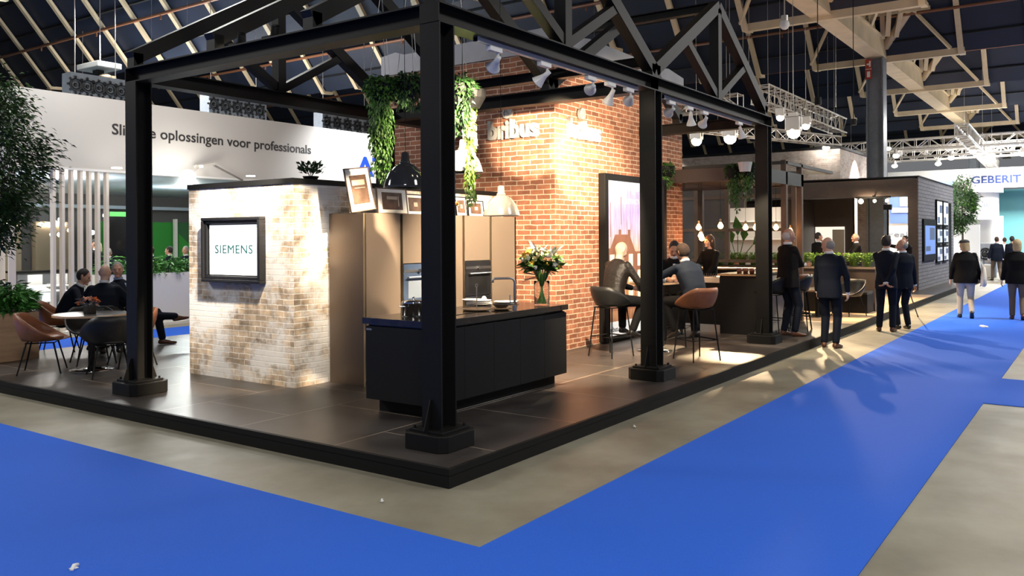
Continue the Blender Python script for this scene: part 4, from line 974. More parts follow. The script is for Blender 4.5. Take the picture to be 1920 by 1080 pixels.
def headmesh(g, c, f, u, k=1.0, ears=True):
    f = Vector(f).normalized(); u = Vector(u); u = (u-f*u.dot(f)).normalized(); s = f.cross(u); n = 28; m_ = 18; base = len(g.v)
    for i in range(m_+1):
        t = PI*i/m_
        for j in range(n):
            a = 2*PI*j/n; x, y, z = math.sin(t)*math.cos(a), math.sin(t)*math.sin(a), -math.cos(t)
            X = x*.074; Y = y*.096; Z = z*.118
            if z < 0: 
                q = -z; X *= 1-.30*q**1.3; Y = Y*(1-.14*q)+ (.012*q if y > 0 else .030*q)
            if y > .2: Y -= .008*(1-abs(x))*(1 if z > .1 else .4) if z > -.1 else 0
            if y < 0 and z > -.2: Y *= 1.06
            g.v.append(tuple(Vector(c)+(s*X+f*Y+u*Z)*k))
    for i in range(m_):
        for j in range(n): g.f.append((base+i*n+j, base+i*n+(j+1) % n, base+(i+1)*n+(j+1) % n, base+(i+1)*n+j)); g.uv.append(None); g.mi.append(0)
    L = lambda x, y, z: Vector(c)+(s*x+f*y+u*z)*k
    tcap(g, L(0, .086, .012), L(0, .106, -.030), .009*k, .014*k, n=8); tcap(g, L(-.012, .094, -.036), L(.012, .094, -.036), .009*k, .009*k, n=8)
    tcap(g, L(-.036, .078, .026), L(.036, .078, .026), .013*k, .013*k, n=8)            # brow
    tcap(g, L(-.018, .082, -.062), L(.018, .082, -.062), .010*k, .010*k, n=8)          # mouth
    tcap(g, L(-.012, .078, -.096), L(.012, .078, -.096), .018*k, .018*k, n=8)          # chin
    for q in (-1, 1):
        tcap(g, L(q*.045, .060, -.018), L(q*.040, .058, -.045), .022*k, .018*k, n=8)    # cheeks
        if ears: tcap(g, L(q*.077, -.008, .018), L(q*.074, -.002, -.022), .016*k, .011*k, f, .9, n=8)
    return L
def person(loc, face, lab, jacket, trousers, hairm=None, hair='short', sk=None, scale=1.0, seat=None, lean=0, sway=0, look=0, nod=0,
           hl=(-.24, .06, .80), hr=(.24, .06, .80), al=(-.10, 0, .08), ar=(.10, .02, .08), el=(-.5, -.8, 0), er=(.5, -.8, 0), kl=(0, 1, 0), kr=(0, 1, 0),
           handdir=None, curl=.5, shoes=None, neck=shirt, front=False, long_=False, fat=1.0, vox=.010, group=None, skirt=True, feet=(0.05, -.05), hands=(True, True), cap=None, hairlen=0):
    """local frame: +Y the way the person faces, +X their right hand; metres before scaling"""
    sk = sk or skin; shoes = shoes or shoe_k
    t = thing('person', lab, 'person', (0, 0, 0), 0, group)
    px_ = .93 if seat is None else seat
    P = Vector((0, 0, px_)); la = math.radians(lean); f0 = Vector((0, 1, 0)); s0 = Vector((1, 0, 0)); sw = math.radians(sway)
    up = Vector((math.sin(sw), math.sin(la)*math.cos(sw), math.cos(la)*math.cos(sw))); lf = (f0-up*f0.dot(up)).normalized(); ls_ = lf.cross(up)
    upl = (Vector((0, 0, 1))*.6+up*.4).normalized()
    waist = P+upl*.15; chest = waist+up*.22; sho = chest+up*.14; nk = sho+up*.045+lf*(-.005); lk = math.radians(look); nd = math.radians(nod)
    hu = (up*.45+Vector((0, 0, 1))*.55).normalized(); hf = (lf*math.cos(lk)+ls_*math.sin(lk)); hf = (hf-hu*hf.dot(hu)).normalized()
    hf2 = hf*math.cos(nd)-hu*math.sin(nd); hu2 = hu*math.cos(nd)+hf*math.sin(nd)
    hc = nk+hu*.15+hf2*.025; SL = sho-ls_*.165-up*.035; SR = sho+ls_*.165-up*.035
    EL, WL = ik(SL, hl, .29, .26, el); ER, WR = ik(SR, hr, .29, .26, er)
    HL = P+Vector((-.095, 0, -.02)); HR = P+Vector((.095, 0, -.02)); KL, AL = ik(HL, al, .43, .43, kl); KR, AR = ik(HR, ar, .43, .43, kr)
    # body, one continuous surface
    g = MB()
    loft(g, [(P-Vector((0, 0, .08)), s0, f0, .10, .08), (P, s0, f0, .150, .10), (waist, s0, lf, .130, .090), (chest, ls_, lf, .150, .10), (sho, ls_, lf, .135, .07), (nk, ls_, lf, .058, .058)])
    for (S, E, W) in ((SL, EL, WL), (SR, ER, WR)): tcap(g, S, E, .048, .038); tcap(g, E, W, .038, .025)
    for (h, k_, a) in ((HL, KL, AL), (HR, KR, AR)): tcap(g, h, k_, .078, .052); tcap(g, k_, a, .050, .035)
    tcap(g, nk-hu*.03, hc-hu*.06-hf2*.015, .056, .052)
    L = headmesh(g, hc, hf2, hu2)
    for i, (E, W) in enumerate(((EL, WL), (ER, WR))):
        if not hands[i]: continue
        d = (W-E).normalized()
        if handdir and handdir[i]: d = (d*.3+Vector(handdir[i])).normalized()
        nn = (-ls_ if i else ls_)+lf*.1; hand(g, W+d*.015, d, nn, (1 if i == 0 else -1)*-1, curl)
    b = fused(g, 'body', sk, t, min(vox, .008), 2)
    # eyes and mouth
    for q in (-1, 1):
        g = MB(); g.ball(L(q*.031, .083, .004), .0085, 8); g.build('eye', eyem, t, smooth=True)
    g = MB(); tcap(g, L(-.021, .088, -.062), L(.021, .088, -.062), .0055, .0055, n=6); g.build('mouth', lipm, t, smooth=True)
    # trousers
    g = MB(); F = fat
    for (h, k_, a) in ((HL, KL, AL), (HR, KR, AR)):
        tcap(g, h, k_, .098*min(F, 1.1), .070); tcap(g, k_, a+(k_-a).normalized()*.03, .068, .056)
    loft(g, [(P-Vector((0, 0, .07)), s0, f0, .135*F, .105*F), (P, s0, f0, .165*F, .118*F), (waist-up*.02, s0, lf, .148*F, .105*F)])
    fused(g, 'trousers', trousers, t, max(vox, .012), 3)
    # jacket
    g = MB(); bot = P-Vector((0, 0, .10)) if seat is None else P-Vector((0, .02, .03))
    R_ = [(bot-Vector((0, 0, .04 if seat is None else 0)), s0, f0, .192*F, .140*F), (P, s0, f0, .188*F, .134*F), (waist, s0, lf, .166*F, .120*F), (chest, ls_, lf, .196*(F*.6+.4), .130*(F*.6+.4)), (sho-up*.02, ls_, lf, .180, .100), (sho+up*.022, ls_, lf, .120, .084), (nk+up*.005, ls_, lf, .075, .068)]
    if not skirt: R_ = R_[1:]
    loft(g, R_)
    for (S, E, W) in ((SL, EL, WL), (SR, ER, WR)): tcap(g, S, E, .063*(F*.4+.6), .053); tcap(g, E, W-(W-E).normalized()*.022, .053, .041)
    fused(g, 'jacket', jacket, t, max(vox, .012), 4)
    if neck:
        g = MB(); g.lathe([(.064, -.02), (.067, .022), (.060, .026), (.055, .0)], nk+up*.018+hf*.004, 20, Matrix((ls_, lf, up)).transposed().to_4x4())
        if front: 
            loft(g, [(chest+lf*.108+up*.02, ls_, lf, .008, .022), (sho+lf*.078-up*.02, ls_, lf, .036, .024), (nk+lf*.038-up*.012, ls_, lf, .045, .022)])
        g.build('shirt', neck, t, smooth=True)
        if jacket in (suit_navy, suit_blk, suit_blue) :
            for i, (E, W) in enumerate(((EL, WL), (ER, WR))):
                if hands[i]:
                    g = MB(); d = (W-E).normalized(); tcap(g, W-d*.01, W+d*.006, .034, .034, n=12); g.build('shirt_cuff', neck, t, smooth=True)
    # shoes
    for i, (k_, a) in enumerate(((KL, AL), (KR, AR))):
        sd = -1 if i == 0 else 1; ft = feet[i]
        fd = Vector((sd*.18, .95, 0)).normalized()
        if seat is not None or isinstance(ft, tuple):
            fd = Vector(ft).normalized() if isinstance(ft, tuple) else fd
            ud = Vector((0, 0, 1)); ud = (ud-fd*ud.dot(fd)).normalized()
        else: ud = Vector((0, 0, 1))
        g = MB(); s_ = fd.cross(ud); h0 = a-ud*.045
        loft(g, [(h0-fd*.065, s_, ud, .022, .018), (h0-fd*.045+ud*.012, s_, ud, .036, .040), (h0+fd*.0+ud*.016, s_, ud, .040, .048), (h0+fd*.06+ud*.004, s_, ud, .043, .036), (h0+fd*.12-ud*.008, s_, ud, .046, .026), (h0+fd*.175-ud*.012, s_, ud, .036, .020), (h0+fd*.205-ud*.014, s_, ud, .014, .012)], 14)
        o = g.build('shoe', shoes, t, smooth=True)
    # hair
    if hairm and hair != 'bald':
        g = MB(); M = Matrix((hf2.cross(hu2), hf2, hu2)).transposed().to_4x4()
        if hair == 'short': g.ball(L(0, -.016, .022), 1, 24, (.0805, .094, .106), M)
        elif hair == 'fringe': g.ball(L(0, -.035, -.004), 1, 24, (.079, .078, .080), M)
        elif hair == 'thick': g.ball(L(0, -.014, .026), 1, 24, (.087, .100, .112), M); g.ball(L(.01, .03, .10), 1, 16, (.055, .05, .035), M)
        elif hair == 'long':
            g.ball(L(0, -.014, .022), 1, 24, (.086, .100, .110), M)
            loft(g, [(L(0, -.02, .03), hf2.cross(hu2), hf2, .084, .085), (L(0, -.035, -.05), hf2.cross(hu2), hf2, .090, .072), (L(0, -.055, -.13), hf2.cross(hu2), hf2, .080, .050), (L(0, -.065, -.13-hairlen), hf2.cross(hu2), hf2, .045, .025)])
        fused(g, 'hair', hairm, t, .010, 2)
    if cap:
        g = MB(); M = Matrix((hf2.cross(hu2), hf2, hu2)).transposed().to_4x4(); g.ball(L(0, 0, .075), 1, 24, (.092, .112, .055), M); g.ball(L(0, .085, .055), 1, 16, (.070, .05, .014), M); g.build('flat_cap', cap, t, smooth=True)
    t.location = loc; t.rotation_euler = (0, 0, face-PI/2); t.scale = (scale,)*3
    return t

def fl(u, v, z=0.0): return tuple(at(u, v, 'z', z))
# way towards the camera from a point
def tocam(p): return math.atan2(CAM.y-p[1], CAM.x-p[0])
# -- standing on the walkway
q = fl(1556, 652); person(q, tocam(q)+PI-.25, 'bald-crowned man in a navy suit and white collar, back turned, standing on the bare concrete', suit_navy, suit_navy, hair_g, 'fringe', skin_l, 1.015, look=-72, nod=6, hl=(-.235, .16, .86), hr=(.25, .10, .88), el=(-1, -.4, 0), er=(1, -.5, 0), al=(-.09, .02, .08), ar=(.10, -.03, .08), shoes=shoe_b, handdir=((0, .2, -1), (0, .2, -1)), vox=.009)
q = fl(1662, 622); person(q, tocam(q)+PI-.1, 'man in a dark suit holding his hands behind his back', suit_navy, suit_navy, hair_d, 'thick', skin, 1.02, look=20, nod=-2, hl=(.0, -.17, .90), hr=(.03, -.165, .92), el=(-.6, -.9, 0), er=(.6, -.9, 0), al=(-.12, 0, .08), ar=(.10, .02, .08), shoes=shoe_b, handdir=((.7, -.1, -.5), (-.7, -.1, -.5)), vox=.009)
q = fl(1694, 617); person(q, tocam(q)+PI+.55, 'older short-haired man in a dark suit leaning beside the one with folded hands', suit_navy, suit_navy, hair_g, 'fringe', skin, .985, look=-70, nod=2, hl=(-.27, .12, .80), hr=(.27, .02, .78), al=(-.10, .02, .08), ar=(.10, 0, .08), vox=.010)
cane = (fl(1697, 545, 0.0))
pA = at(1702, 548, 'z', .75); t = thing('walking_stick', 'slim dark walking stick held slantwise by the older man in the dark suit', 'walking stick', fl(1721, 594))
a0 = Vector(fl(1721, 594))+Vector((0, 0, .01)); a1 = Vector((12.85, -.78, .74))
g = MB(); g.tube([a0, a1], .012, 8); g.build('shaft', blackm, t); g = MB(); g.tube([a1, a1+Vector((-.03, .02, .05)), a1+Vector((-.08, .05, .05))], .014, 8); g.build('handle', blackm, t); g = MB(); g.ball(a0, .02, 8); g.build('ferrule', blackm, t)
q = fl(1811, 597); capm = person(q, tocam(q)+PI+.05, 'person in a flat cap and black jacket walking away with a white shoulder bag', suit_blk, jeans, hair_bl, 'long', skin_l, .965, look=-50, hl=(-.30, .0, .88), hr=(.30, .05, .86), al=(-.11, .12, .08), ar=(.11, -.16, .15), shoes=shoe_k, fat=1.3, cap=mat('tweed_cap', (.05, .05, .05), .9), feet=((-.1, 1, 0), (.05, .8, -.6)), neck=None, hairlen=.0, lean=3, vox=.010)
qv = Vector(q); dvv = Vector((math.cos(tocam(q)+PI), math.sin(tocam(q)+PI), 0)); sv = dvv.cross(Vector((0, 0, 1)))
t = thing('shoulder_bag', 'white cloth bag hanging from the shoulder of the person in the cap', 'bag', qv+sv*.30)
c0 = qv+sv*.34-dvv*.08
g = MB(); loft(g, [(c0+Vector((0, 0, z)), dvv, sv, a, b) for z, a, b in ((.70, .12, .03), (.74, .17, .06), (.90, .17, .06), (1.10, .12, .035), (1.12, .11, .01))]); g.build('pouch', mat('canvas', (.70, .66, .58), .8, bump=.5, bscale=10), t, smooth=True)
g = MB(); g.tube([c0+dvv*.08+Vector((0, 0, 1.1)), qv+sv*.20+dvv*.03+Vector((0, 0, 1.42)), c0-dvv*.10+Vector((0, 0, 1.1))], .010, 6); g.build('strap', MATS['canvas'], t)
q = fl(1908, 600); person(q, tocam(q)+PI, 'blond person in a long black coat walking away at the right edge', suit_blk, brownt, hair_bl, 'long', skin_l, .97, hl=(-.30, .02, .80), hr=(.28, .06, .80), al=(-.10, .10, .08), ar=(.10, -.14, .12), fat=1.22, neck=None, feet=((-.1, 1, 0), (.05, .9, -.4)), shoes=shoe_b, hairlen=.02)
q = fl(1869, 526); person(q, tocam(q)+PI+.2, 'distant man in a dark jacket and brown trousers walking away with a silver case', suit_navy, brownt, hair_br, 'short', skin, .98, look=40, hl=(-.30, .0, .86), hr=(.28, .0, .84), al=(-.13, .12, .08), ar=(.13, -.14, .10), fat=1.12, vox=.014)
p = fl(1853, 524); g = MB(); g.box(p[0]-.12, p[0]+.12, p[1]-.2, p[1]+.2, .07, .60); t = thing('wheeled_case', 'silver wheeled case beside the distant walking man', 'case', p); g.build('case_body', galv, t, bevel=.02)
g = MB(); g.tube([(p[0], p[1]-.15, .6), (p[0], p[1]-.15, .95), (p[0], p[1]+.15, .95), (p[0], p[1]+.15, .6)], .012, 6); g.build('handle', blackm, t)
for s in (-1, 1):
    g = MB(); g.lathe([(.05, -.02), (.05, .02)], (p[0], p[1]+s*.15, .05), 12, Matrix.Rotation(PI/2, 4, 'Y')); g.build('wheel', blackm, t)
q = at(1898, 528, 'z', 0); q = tuple(q); person(q, tocam(q)+PI, 'distant person with white sleeves partly hidden at the right edge', suit_navy, suit_blk, hair_d, 'thick', skin, .99, vox=.014, neck=None)
q = at(1884, 522, 'z', 0); q = tuple(q); person(q, tocam(q)+PI, 'distant person in a pale shirt among the walkers at the far right', shirt, suit_blk, hair_br, 'short', skin, .96, vox=.014, neck=None)
# -- standing on the stand
q = fl(1478, 630, H0); person(q, tocam(q)+PI-.95, 'white-haired man in a black suit with folded arms beside the bar column', suit_blk, suit_navy, mat('hair_white', (.55, .52, .48), .8, bump=.8, bscale=80), 'fringe', skin, 1.02, look=10, hl=(.13, .24, 1.16), hr=(-.13, .25, 1.12), el=(-1, .1, -.6), er=(1, .1, -.6), al=(-.09, -.02, .08), ar=(.10, .05, .08), shoes=shoe_b, fat=1.12, vox=.009, handdir=((.9, .2, 0), (-.9, .2, 0)), front=True)
q = (10.2, 2.13, H0); person(q, PI-.35, 'young barmaid with a long ponytail dressed in black behind the bar', suit_blk, suit_blk, hair_br, 'long', skin_l, .96, look=10, hl=(-.18, .33, .98), hr=(.16, .33, .98), neck=None, hairlen=.10, fat=.86, vox=.010)
q = (19.0, 2.58, H0); person(q, -.6, 'dark-haired man in a black suit behind the planter touching his chin', suit_blk, suit_blk, hair_d, 'short', skin, 1.0, look=20, hr=(.02, .20, 1.46), er=(.8, .2, -.8), vox=.013, front=True)
q = (19.2, 1.64, H0); person(q, 2.2, 'balding red-faced man in a black suit behind the planter with folded arms', suit_blk, suit_blk, hair_g, 'fringe', skin, .98, look=-5, hl=(.13, .24, 1.16), hr=(-.13, .25, 1.12), el=(-1, .1, -.6), er=(1, .1, -.6), vox=.013)
q = (20.6, .66, H0); person(q, 2.6, 'person in dark clothes photographing in front of the white booth inside the opening', suit_blk, suit_blk, hair_d, 'short', skin, .94, hl=(-.06, .30, 1.42), hr=(.06, .30, 1.42), vox=.014)
# -- seated at the high bar table
SZ = .80
person((5.78, 1.78, H0), -.22, 'bald man in a black leather jacket sitting sideways on the black bar stool', leather, suit_blk, None, 'bald', skin_l, 1.0, seat=SZ, lean=17, look=12, nod=20, hl=(.04, .38, .93), hr=(.16, .40, .92), el=(-1, -.3, -.6), er=(1, -.3, -.6), al=(-.12, .34, .36), ar=(.10, .30, .34), kl=(-.3, 1, .5), kr=(.3, 1, .5), handdir=((.5, 1, 0), (-.5, 1, 0)), neck=None, vox=.009, feet=((-.1, 1, -.1), (.1, 1, -.2)), skirt=False)
person((6.08, .68, H0), 1.02, 'man in a blue-grey jacket leaning on the high table from the tan bar stool', suit_blue, suit_blk, hair_br, 'thick', skin, 1.0, seat=SZ, lean=30, look=-8, nod=10, hl=(-.12, .62, 1.12), hr=(.20, .58, 1.08), el=(-1, .0, -.4), er=(1, -.2, -.5), al=(-.12, .30, .36), ar=(.14, .20, .36), kl=(-.3, 1, .5), kr=(.3, 1, .5), vox=.009, feet=((-.1, 1, -.3), (.1, 1, -.3)), shoes=shoe_k)
person((7.28, 1.52, H0), 3.52, 'dark-haired man in a black jacket facing the camera across the high table', suit_blk, suit_blk, hair_d, 'short', skin, 1.0, seat=SZ, lean=16, look=0, nod=24, hl=(-.12, .48, 1.04), hr=(.12, .48, 1.04), el=(-1, -.1, -.6), er=(1, -.1, -.6), al=(-.10, .34, .30), ar=(.16, .42, .13), kl=(-.2, 1, .5), kr=(.2, 1, .5), vox=.009, front=True, neck=shirt, feet=((-.1, 1, 0), (.1, 1, 0)))
# -- seated on the left
SL_ = .47
person((1.79, 8.93, H0), -.61, 'dark-haired man in a navy suit bending forward, leftmost of the seated trio', suit_navy, suit_navy, hair_d, 'short', skin, 1.0, seat=SL_, lean=30, look=8, nod=5, hl=(-.05, .46, .62), hr=(.12, .44, .60), el=(-1, -.2, -.4), er=(1, -.2, -.4), al=(-.12, .42, .08), ar=(.12, .40, .08), kl=(0, .6, 1), kr=(0, .6, 1), vox=.009, feet=((-.1, 1, 0), (.1, 1, 0)))
person((1.78, 7.80, H0), .80, 'bald man in a navy suit, back turned, middle of the seated trio', suit_navy, suit_navy, None, 'bald', skin_l, 1.02, seat=SL_, lean=12, look=0, hl=(-.22, .40, .62), hr=(.22, .40, .62), el=(-1, -.2, -.4), er=(1, -.2, -.4), al=(-.12, .42, .08), ar=(.12, .40, .08), kl=(0, .6, 1), kr=(0, .6, 1), vox=.009, fat=1.08, feet=((-.1, 1, 0), (.1, 1, 0)))
person((2.56, 8.62, H0), -1.10, 'grey-haired man in a navy suit and blue shirt facing us with one leg crossed', suit_navy, suit_navy, hair_g, 'short', skin, 1.02, seat=SL_, lean=-8, look=62, hl=(-.20, .30, .60), hr=(.10, .34, .62), el=(-1, -.3, -.2), er=(1, -.3, -.2), al=(-.38, .42, .08), ar=(-.60, .58, .42), kl=(-.6, .6, 1), kr=(-.3, .6, 1), vox=.009, front=True, neck=shirt_b, feet=((-.5, .9, 0), (-.9, .5, .12)), shoes=shoe_b)
# -- visitors in the white booth on the left
q = (5.85, 15.4, 0); person(q, 2.2, 'man in a dark suit standing behind the white slats in the left booth', suit_blk, suit_blk, hair_d, 'short', skin, 1.05, vox=.013)
q = (6.5, 16.5, 0); person(q, 3.4, 'blond woman in black with white sleeves behind the slats of the left booth', suit_blk, suit_blk, hair_bl, 'long', skin_l, 1.0, vox=.013, neck=None)
q = (6.25, 15.6, 0); person(q, .6, 'grey-haired person behind the green plants beside the black screen', suit_navy, suit_blk, hair_g, 'short', skin, .92, vox=.014)
for k, (x, y, f, hm, lab, jk) in enumerate([(7.55, 15.9, 1.8, hair_br, 'brown-haired person at the left of the group under the green panel', suit_blue), (8.0, 15.8, 2.2, hair_d, 'dark-haired person in the group under the green panel', suit_navy), (8.4, 15.7, 3.5, hair_g, 'grey-haired person in the group under the green panel', suit_navy), (9.0, 15.9, 3.0, hair_d, 'dark-haired seated person nearest the brick partition under the green panel', suit_navy), (9.35, 16.6, 2.6, hair_d, 'tall dark-haired person at the back near the brick partition', suit_blue)]):
    person((x, y, 0), f, lab, jk, suit_blk, hm, 'short', skin, .93 if k != 4 else 1.02, vox=.014)
# ================================================================ BAR AND CANOPY
t = thing('bar_counter', 'dark bar counter with a pale top edge beside the far black column', 'bar counter', (9.9, 1.3, H0))
g = MB(); g.box(9.2, 11.2, .92, 1.56, H0, 1.13); g.build('body', blackm, t)
g = MB(); g.box(9.21, 11.2, .915, .92, H0, 1.13); g.build('side_board', mat('bar_side_pale', (.42, .36, .29), .5), t)
g = MB(); g.box(9.17, 11.23, .89, 1.59, 1.13, 1.165); g.build('worktop', counter, t, bevel=.003)
g = MB(); g.box(9.165, 9.17, .89, 1.59, 1.13, 1.158); g.build('edge_strip', gold, t)
t = thing('bar_sink_unit', 'lower bar section with a lit steel edge between the tower and the counter', 'bar counter', (9.6, 2.1, H0))
g = MB(); g.box(9.25, 9.95, 1.57, 2.60, H0+.14, 1.0); g.build('body', blackm, t)
g = MB(); g.box(9.22, 9.97, 1.57, 2.60, 1.0, 1.09); g.build('steel_top', brushed, t, bevel=.004)
g = MB(); g.box(9.32, 9.95, 1.58, 2.60, H0, H0+.14); g.build('plinth', brushed, t)
t = thing('bar_shelf', 'raised dark bar ledge with a pale rim behind the glasses', 'shelf', (11.3, 1.8, H0))
g = MB(); g.box(11.0, 11.4, .9, 3.4, H0, 1.16); g.build('body', blackm, t)
g = MB(); g.box(10.96, 11.44, .88, 3.42, 1.16, 1.19); g.build('ledge', gold, t)
for k in range(7):
    c = (9.42+.0*k, .98+.055*k+.02*(k % 2), 1.165); g = MB(); g.lathe([(.022, 0), (.03, .09), (.027, .09), (.02, .008), (0, .008)], c, 14)
    tag(g.build('drinking_glass', mat('amber_glass', (.20, .06, .03), .1), smooth=True), 'small amber drinking glass in the row on the bar counter', 'glass', 'amber glasses on the bar counter')
t = thing('menu_rack', 'small lit steel napkin rack at the end of the lower bar', 'rack', (9.3, 1.75, 1.09)); g = MB()
for k in range(9): g.tube([(9.27, 1.62+.04*k, 1.09), (9.27, 1.62+.04*k, 1.16)], .006, 5)
g.box(9.24, 9.30, 1.60, 1.98, 1.09, 1.10); g.build('wire_rack', chrome, t)

t = thing('bar_canopy', 'dark brown canopy frame over the bar beside the brick tower', 'canopy', (11, 1.8, 2.77))
g = MB(); g.box(9.45, 9.62, 1.03, 2.62, 2.77, 3.00); g.build('front_fascia', mat('canopy_brown', (.055, .036, .028), .5), t)
g = MB(); g.box(9.46, 12.2, 1.00, 1.12, 2.76, 3.0); g.build('side_fascia', mat('canopy_green', (.035, .040, .036), .5), t)
g = MB(); g.box(9.62, 12.2, 1.12, 2.62, 2.80, 2.84); g.build('soffit', MATS['canopy_brown'], t)
g = MB(); g.box(12.05, 12.2, 1.0, 5.9, 2.77, 3.0); g.build('rear_fascia', MATS['canopy_brown'], t)
for k, (x, y, z1, mt_) in enumerate([(11.14, 1.05, 3.22, brownwood), (12.12, 1.05, 3.22, brownwood), (12.12, 3.1, 2.8, darkwood), (12.12, 4.6, 2.8, darkwood)]):
    g = MB(); g.box(x-.05, x+.05, y-.05, y+.05, H0, z1); g.build('post', mt_, t)
g = MB(); g.box(11.1, 14.4, 1.0, 1.06, 3.14, 3.20); g.bar((14.4, 1.03, 3.17), (12.1, 3.6, 3.17), .06, .06); g.bar((11.1, 1.03, 3.17), (11.1, 3.8, 3.17), .06, .06); g.build('open_frame', mat('frame_grey', (.05, .052, .05), .5), t)
# glazed timber screen at the back of the bar
t = thing('glazed_screen', 'brown timber window screen with open panes behind the bar', 'screen wall', (14.6, 4, H0))
xg = 14.6
for y in (1.9, 2.74, 3.47, 4.24, 5.1, 6.0, 7.0, 8.2):
    g = MB(); g.box(xg-.05, xg+.05, y-.05, y+.05, 1.2, 3.1); g.build('mullion', brownwood, t)
for z in (1.22, 1.95, 2.72, 3.06):
    g = MB(); g.box(xg-.04, xg+.04, 1.9, 8.2, z-.035, z+.035); g.build('transom', brownwood, t)
g = MB(); g.box(xg-.08, xg+.02, 3.9, 8.2, H0, 1.2); g.build('lower_panel', darkwood, t)
g = MB()
for (a, b) in ((3.52, 4.19), (4.29, 5.05), (5.15, 5.95), (6.05, 6.95)): g.box(xg-.004, xg+.004, a, b, 1.26, 1.91); g.box(xg-.004, xg+.004, a, b, 1.99, 2.68)
pane = mat('smoked_glass', (.45, .45, .45), .03); pane.node_tree.nodes['Principled BSDF'].inputs['Transmission Weight'].default_value = .85
g.build('panes', pane, t)
# hanging bulbs
B = [(1310, 427, 2.3), (1314, 442, 2.2), (1316, 447, 2.25), (1351, 424, 1.8), (1398, 427, 1.7), (1417, 427, 1.5), (1455, 427, 1.3), (1471, 432, 1.3), (1482, 434, 1.2)]
bl = ['leftmost glowing bulb over the bar', 'glowing bulb just above the barmaid, upper of the touching pair', 'glowing bulb just above the barmaid, lower of the touching pair', 'glowing bulb highest over the grassy planter', 'glowing bulb left of the far black column, farther one', 'glowing bulb nearest the far column on its left', 'glowing bulb just right of the far column', 'glowing bulb over the white-haired man, middle of three', 'glowing bulb over the white-haired man, rightmost of three']
for (u, v, y), lab in zip(B, bl):
    p = at(u, v, 'y', y); t = thing('hanging_bulb', lab, 'light bulb', p, 0, 'bare bulbs over the bar'); r = .05
    g = MB(); g.lathe([(0, -r), (r*.6, -r*.8), (r, -.2*r), (r*.95, r*.3), (r*.5, r*1.1), (.016, r*1.5), (0, r*1.5)], p, 18); g.build('bulb', bulbg, t, smooth=True)
    g = MB(); g.cyl(p, .019, r*1.4, r*2.6, 12); g.build('socket', gold, t)
    zt_ = 3.1 if p.x > 12.2 else 2.79
    g = MB(); g.tube([(p.x, p.y, p.z+r*2.5), (p.x, p.y, zt_)], .003, 5); g.build('cord', blackm, t)
    point('bulb_light', p, 7, (1, .55, .25), .05)
# grass planter
t = thing('grass_planter', 'long dark brown planter box dividing the bar from the oak floor', 'planter', (15.2, 2.1, H0))
g = MB(); g.box(15.0, 15.45, .28, 4.6, H0, 1.08); g.build('box', mat('planter_brown', (.065, .045, .034), .5, noise=.1), t, bevel=.01)
g = MB(); g.box(14.98, 15.47, .26, 4.62, 1.06, 1.10); g.build('rim', mat('rim_tan', (.20, .15, .11), .5), t)
g = MB(); g.box(15.04, 15.41, .32, 4.56, 1.09, 1.11); g.build('soil', soil, t)
gm = mat('grass_green', (.17, .30, .045), .5, noise=.3, nscale=4)
for k in range(15):
    y = .48+.285*k; c = (15.2, y, 1.1); tt = thing('grass_tuft', 'one of the bright green bushy grass plants in the long brown planter', 'plant', c, 0, 'grass plants in the long planter'); g = MB()
    for i in range(150):
        a = random.uniform(0, 2*PI); q_ = random.uniform(0, .14); h = random.uniform(.14, .33); p0 = Vector((15.2+math.cos(a)*q_*.6, y+math.sin(a)*q_*.6, 1.1)); p1 = p0+Vector((math.cos(a)*.05, math.sin(a)*.05, h)); sd = Vector((-math.sin(a), math.cos(a), 0))*.004
        g.add([p0-sd, p0+sd, p1+sd, p1-sd], [(0, 1, 2, 3)]); g.leaf(p1-Vector((0, 0, .03)), (math.cos(a), math.sin(a), .2), .07, .4); g.leaf(p1-Vector((0, 0, .07)), (-math.sin(a), math.cos(a), .1), .06, .4)
    g.build('blades', gm, tt)
# big-leaved plant behind bar
t = thing('rubber_plant', 'broad-leaved plant in a terracotta pot standing behind the grass planter', 'plant', (17.0, 4.1, H0)); g = MB(); g.lathe([(.14, 0), (.2, .35), (.18, .35), (0, .3)], (17.0, 4.1, H0+.75), 20); g.build('pot', mat('terracotta', (.42, .17, .09), .6), t)
g = MB(); g.box(16.8, 17.2, 3.9, 4.3, H0, H0+.75); g.build('stand', darkwood, t)
g = MB()
for (dy, dz, sx, el_) in ((.0, .95, .55, 1.2), (.35, .75, .55, .5), (-.4, .55, .45, .4), (.15, .6, .5, .9), (-.15, .7, .45, 1.0)):
    p0 = Vector((17.0, 4.1+dy*.3, H0+1.1)); p1 = Vector((17.0, 4.1+dy, H0+1.1+dz*.6)); g.tube([p0, p1], .012, 5); g.leaf(p1, (-.2, dy, el_), sx, .5, up=(1, 0, 0))
g.build('leaves', grn[1], t)
